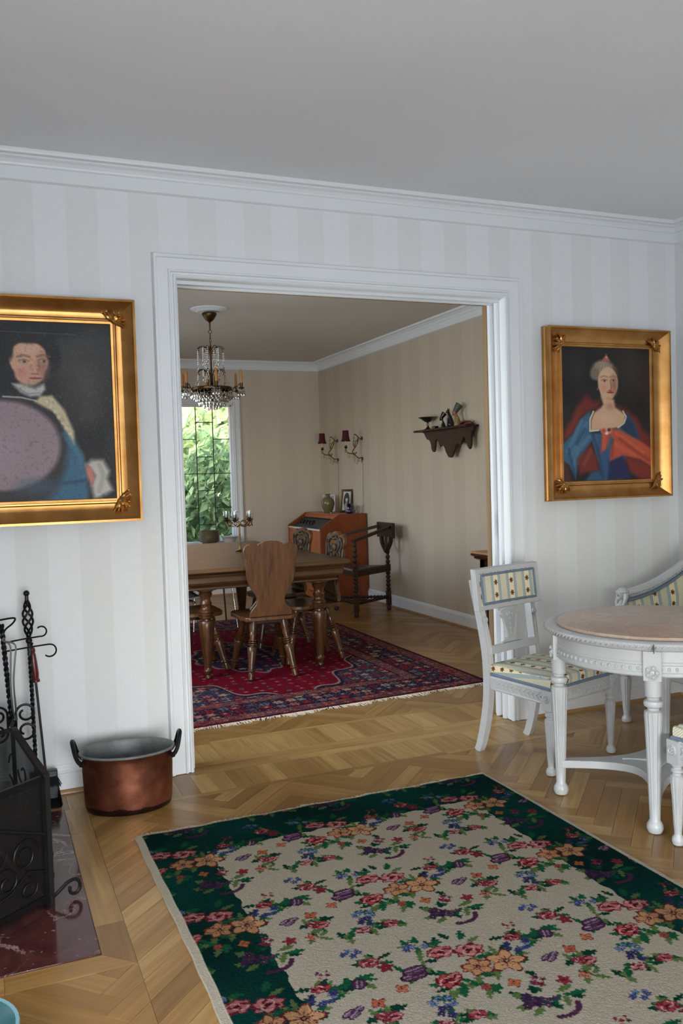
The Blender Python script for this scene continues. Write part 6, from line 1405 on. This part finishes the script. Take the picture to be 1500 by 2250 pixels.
# ------------------------------------------------------------------ wall sconces
def drop(b, c, s=1.0, seg=6): b.lathe([(1e-6, .0), (.0035*s, .004*s), (.0075*s, .012*s), (.0075*s, .018*s), (.0035*s, .030*s), (1e-6, .038*s)], seg, Matrix.Translation(Vector(c)-Vector((0, 0, .038*s))))
def make_sconce():
    t = thing('wall_sconce', 'brass crystal wall sconce with burgundy shade, the one nearer the room corner', 'lamp', (XW, 5.50, 1.57), 0, 'crystal wall sconces with burgundy shades')
    z = lambda v: v-1.57; b = B()
    b.tube(catmull([(-.004, 0, z(1.80)), (-.03, 0, z(1.795)), (-.05, 0, z(1.815)), (-.085, 0, z(1.845)), (-.10, 0, z(1.835))], 5), .0055, 7)
    b.tube(catmull([(-.05, 0, z(1.812)), (-.055, 0, z(1.76)), (-.09, 0, z(1.70)), (-.122, 0, z(1.655)), (-.115, 0, z(1.635)), (-.10, 0, z(1.640))], 5), .0060, 7)
    b.tube(catmull([(-.20, 0, z(1.700)), (-.20, 0, z(1.668)), (-.175, 0, z(1.640)), (-.13, 0, z(1.632)), (-.09, 0, z(1.628)), (-.075, 0, z(1.65))], 5), .0058, 7)
    b.tube(catmull([(-.12, 0, z(1.634)), (-.08, 0, z(1.605)), (-.05, 0, z(1.582)), (-.02, 0, z(1.585)), (-.004, 0, z(1.575))], 5), .0060, 7)
    for s in (-1, 1): b.tube(catmull([(-.095, s*.004, z(1.70)), (-.10, s*.03, z(1.74)), (-.085, s*.04, z(1.78)), (-.07, s*.03, z(1.75))], 5), .0035, 6)
    b.obj('arm', 'brass', t)
    for zz in (1.80, 1.575): B().ball((-.006, 0, z(zz)), .017, 12, 8, sx=.45, sz=1.2).obj('wall_boss', 'antique_brass', t)
    B().lathe([(.008, z(1.690)), (.018, z(1.698)), (.020, z(1.704)), (.013, z(1.708)), (.012, z(1.724))], 14, Matrix.Translation((-.20, 0, 0))).obj('candle_cup', 'antique_brass', t)
    B().lathe([(.011, z(1.720)), (.011, z(1.79)), (.004, z(1.792))], 12, Matrix.Translation((-.20, 0, 0))).obj('candle_tube', 'candle_wax', t)
    B().lathe([(.054, z(1.768)), (.046, z(1.785)), (.039, z(1.81)), (.035, z(1.85)), (.034, z(1.888)), (.032, z(1.888)), (.033, z(1.85)), (.037, z(1.81)), (.044, z(1.785)), (.052, z(1.769))], 28, Matrix.Translation((-.20, 0, 0)), cap=False).obj('shade', 'burgundy_cloth', t, True, 60)
    cr = B()
    for q in ((-.20, .02, 1.69), (-.20, -.02, 1.69), (-.18, 0, 1.64), (-.15, .01, 1.63), (-.12, 0, 1.63), (-.10, 0, 1.615), (-.085, .01, 1.60), (-.06, 0, 1.585), (-.045, 0, 1.58), (-.02, 0, 1.575), (-.10, 0, 1.83), (-.055, .01, 1.80), (-.085, .03, 1.75), (-.085, -.03, 1.75), (-.10, 0, 1.575), (-.07, 0, 1.555)):
        drop(cr, (q[0], q[1], z(q[2])), 1.25)
    for x, z0 in ((-.10, 1.60), (-.07, 1.585)):
        for i in range(2): cr.ball((x, 0, z(z0)-.012*i), .0042, 6, 5)
    o = cr.obj('crystal_drops', 'crystal', t, False); o['kind'] = 'stuff'
    B().tube(catmull([(-.006, 0, z(1.57)), (-.0035, -.004, z(1.45)), (-.003, .01, z(1.25)), (-.003, .012, z(.985))], 6), .0022, 5).obj('cord', 'sand_clay', t)
    return t
sc1 = make_sconce(); dup(sc1, (XW, 4.79, 1.562), 0, 'brass crystal wall sconce with burgundy shade, the one nearer the wall shelf')

# ------------------------------------------------------------------ chandelier
def make_chandelier():
    cx, cyy = 1.005, 3.06
    struct(B().lathe([(1e-6, CZ-.022), (.05, CZ-.022), (.075, CZ-.018), (.095, CZ-.024), (.115, CZ-.014), (.135, CZ-.010), (.150, CZ-.006), (.155, CZ)], 48, Matrix.Translation((cx, cyy, 0))).obj('trim_14', 'ceiling_paint', None, True, 30))
    t = thing('chandelier', 'brass crystal chandelier with amber candles hanging above the dining table', 'chandelier', (cx, cyy, 1.96)); z = lambda v: v-1.96
    B().lathe([(.060, z(2.755)), (.062, z(2.748)), (.052, z(2.728)), (.034, z(2.700)), (.014, z(2.684)), (.007, z(2.678)), (.006, z(2.62)), (.003, z(2.615))], 28).obj('canopy', 'antique_brass', t, True, 60)
    b = B(); b.tube([(.014*math.cos(a), 0, z(2.602)+.014*math.sin(a)) for a in np.linspace(0, 2*PI, 16, endpoint=False)], .0026, 6, closed=True)
    for i in range(3): zz = z(2.566-.032*i); b.tube([(.007*math.cos(a)*(i % 2), .007*math.cos(a)*(1-i % 2), zz+.020*math.sin(a)) for a in np.linspace(0, 2*PI, 14, endpoint=False)], .0024, 6, closed=True)
    b.obj('chain', 'antique_brass', t)
    B().lathe([(.004, z(2.495)), (.008, z(2.48)), (.012, z(2.455)), (.007, z(2.44)), (.007, z(2.30)), (.010, z(2.29)), (.008, z(2.27)), (.009, z(2.16)), (.016, z(2.14)), (.020, z(2.11)), (.010, z(2.09)), (.014, z(2.05)), (.004, z(2.03))][::-1], 14).obj('stem', 'antique_brass', t, True, 50)
    be = B(); up = B(); lo = B()
    for i in range(8):
        a = i*PI/4+.2; c, s = math.cos(a), math.sin(a); R = lambda r, zz: (r*c, r*s, z(zz))
        up.tube(catmull([R(.010, 2.42), R(.025, 2.455), R(.055, 2.478), R(.09, 2.478), R(.112, 2.462), R(.114, 2.445), R(.104, 2.444)], 4), .0030, 6)
        lo.tube(catmull([R(.040, 2.13), R(.026, 2.17), R(.024, 2.22), R(.040, 2.265), R(.075, 2.292), R(.108, 2.28), R(.118, 2.255), R(.105, 2.25)], 4), .0034, 6)
        for r, z0, n in ((.113, 2.447, 9), (.068, 2.470, 8)):
            for k in range(n): be.ball(R(r, z0-.0145*k), .0056+(.001 if k == n-1 else 0), 6, 4)
            drop(be, R(r, z0-.0145*n+.006), .9)
        for r, z0, n in ((.117, 2.25, 4), (.07, 2.285, 4)):
            for k in range(n): be.ball(R(r, z0-.0145*k), .0056, 6, 4)
            drop(be, R(r, z0-.0145*n+.006), .9)
        for k in range(12):                              # swagged chains from crown to ring
            q = k/11; be.ball(R(.113+.05*q**2, 2.30-.17*q), .0040, 6, 4) if i % 2 else None
    up.obj('upper_crown', 'antique_brass', t); lo.obj('lower_crown', 'antique_brass', t)
    rg = B(); rg.lathe([(.158, z(2.118)), (.166, z(2.122)), (.168, z(2.140)), (.162, z(2.145)), (.156, z(2.140)), (.156, z(2.122)), (.158, z(2.118))], 48); rg.lathe([(.100, z(2.062)), (.106, z(2.064)), (.106, z(2.082)), (.100, z(2.084)), (.100, z(2.062))], 40)
    for i in range(6): a = i*PI/3+.1; rg.tube([(.02*math.cos(a), .02*math.sin(a), z(2.10)), (.10*math.cos(a), .10*math.sin(a), z(2.085)), (.16*math.cos(a), .16*math.sin(a), z(2.13))], .005, 6)
    rg.obj('ring', 'antique_brass', t, True, 40)
    cr = B()
    for r, z0, n, s in ((.168, 2.118, 34, 1.55), (.150, 2.105, 28, 1.5), (.130, 2.090, 26, 1.55), (.104, 2.064, 22, 1.65), (.070, 2.045, 15, 1.6), (.035, 2.03, 8, 1.6)):
        for i in range(n):
            a = 2*PI*i/n+random.uniform(-.04, .04); x, y = r*math.cos(a), r*math.sin(a); cr.ball((x, y, z(z0-.006)), .0045, 6, 4); drop(cr, (x, y, z(z0-.012-random.uniform(0, .006))), s)
    for i in range(6):
        a = i*PI/3+.42; c, s = math.cos(a), math.sin(a); R = lambda r, zz, o=0: (r*c-o*s, r*s+o*c, z(zz))
        arm = B().tube(catmull([R(.16, 2.125), R(.19, 2.10), R(.215, 2.125), R(.235, 2.158), R(.252, 2.150), R(.258, 2.125)], 5), .0042, 7).obj('candle_arm', 'antique_brass', t)
        T = Matrix.Translation(R(.258, 1.96))
        B().lathe([(.004, z(2.112)), (.010, z(2.120)), (.026, z(2.126)), (.028, z(2.130)), (.012, z(2.130)), (.012, z(2.150)), (.0135, z(2.168))], 14, T).obj('candle_cup', 'antique_brass', arm)
        B().lathe([(.0105, z(2.16)), (.0115, z(2.20)), (.0105, z(2.255)), (.006, z(2.275)), (.001, z(2.285))], 12, T).obj('candle', 'amber_wax', arm)
        for k in range(7):
            q = k*2*PI/7; p = Vector(R(.258, 2.124))+Vector((.027*math.cos(q), .027*math.sin(q), 0)); cr.ball(p-Vector((0, 0, .006)), .004, 6, 4); drop(cr, p-Vector((0, 0, .012)), 1.5)
    o = cr.obj('crystal_drops', 'crystal', t, False); o['kind'] = 'stuff'; o = be.obj('bead_strings', 'crystal', t, False); o['kind'] = 'stuff'
make_chandelier()

# ------------------------------------------------------------------ console behind the door jamb
def make_console():
    x0, x1, y0, y1 = 2.50, 3.07, .42, 1.36
    t = thing('console_table', 'dark mahogany console table half hidden behind the right door jamb', 'table', (2.80, .89, 0)); ox, oy = 2.80, .89
    B().box(x0-.05-ox, x1-ox, y0-.05-oy, y1+.05-oy, .790, .806).obj('tabletop', 'oak_mould', t, True, 30, bevel=.003)  # pale oak colour paints the window light onto the dark table's top
    B().sweep([(-.045, .790), (-.05, .780), (-.04, .770), (-.03, .768), (-.03, .755), (-.012, .745), (0, .745), (0, .790)], [(x0-ox, y0-oy), (x1-ox, y0-oy), (x1-ox, y1-oy), (x0-ox, y1-oy)], True).obj('top_moulding', 'mahogany', t, True, 30)
    o = [(y0, .748), (y1, .748), (y1, .66), (y1-.03, .655), (y1-.06, .668), (y1-.10, .69), (y1-.20, .70), (y0+.20, .70), (y0+.10, .69), (y0+.06, .668), (y0+.03, .655), (y0, .66)]
    B().prism([(a-oy, z) for a, z in o], x0-ox, x0+.022-ox, lambda a, z, h: (h, a, z)).obj('front_apron', 'mahogany', t, True, 30, bevel=.003)
    for yy in (y0, y1-.02): B().prism([(x0, .748), (x1, .748), (x1, .66), (x1-.06, .668), (x1-.14, .70), (x0+.14, .70), (x0+.06, .668), (x0, .66)], yy-oy, yy+.02-oy, lambda a, z, h: (a-ox, h, z)).obj('side_apron', 'mahogany', t, True, 30, bevel=.003)
    for x in (x0+.03, x1-.04):
        for y in (y0+.03, y1-.03):
            b = B(); b.box(x-.032-ox, x+.032-ox, y-.032-oy, y+.032-oy, .0, .05); b.lathe([(.030, .05), (.022, .062), (.024, .09), (.030, .30), (.031, .50), (.026, .60), (.033, .615), (.033, .635), (.026, .65), (.028, .68)], 18, Matrix.Translation((x-ox, y-oy, 0))); b.box(x-.03-ox, x+.03-ox, y-.03-oy, y+.03-oy, .66, .75); b.obj('leg', 'mahogany', t, True, 40)
make_console()
lathe_thing('candle_glass', 'small clear glass with white candle on the mahogany console', 'candle', (2.60, 1.18, .806), [('glass', [(1e-6, .004), (.032, 0), (.034, .004), (.036, .06), (.034, .06), (.032, .008), (1e-6, .008)], 'clear_glass'), ('candle', [(.022, .008), (.022, .045), (.018, .048), (1e-6, .046)], 'paper_white')], 20)
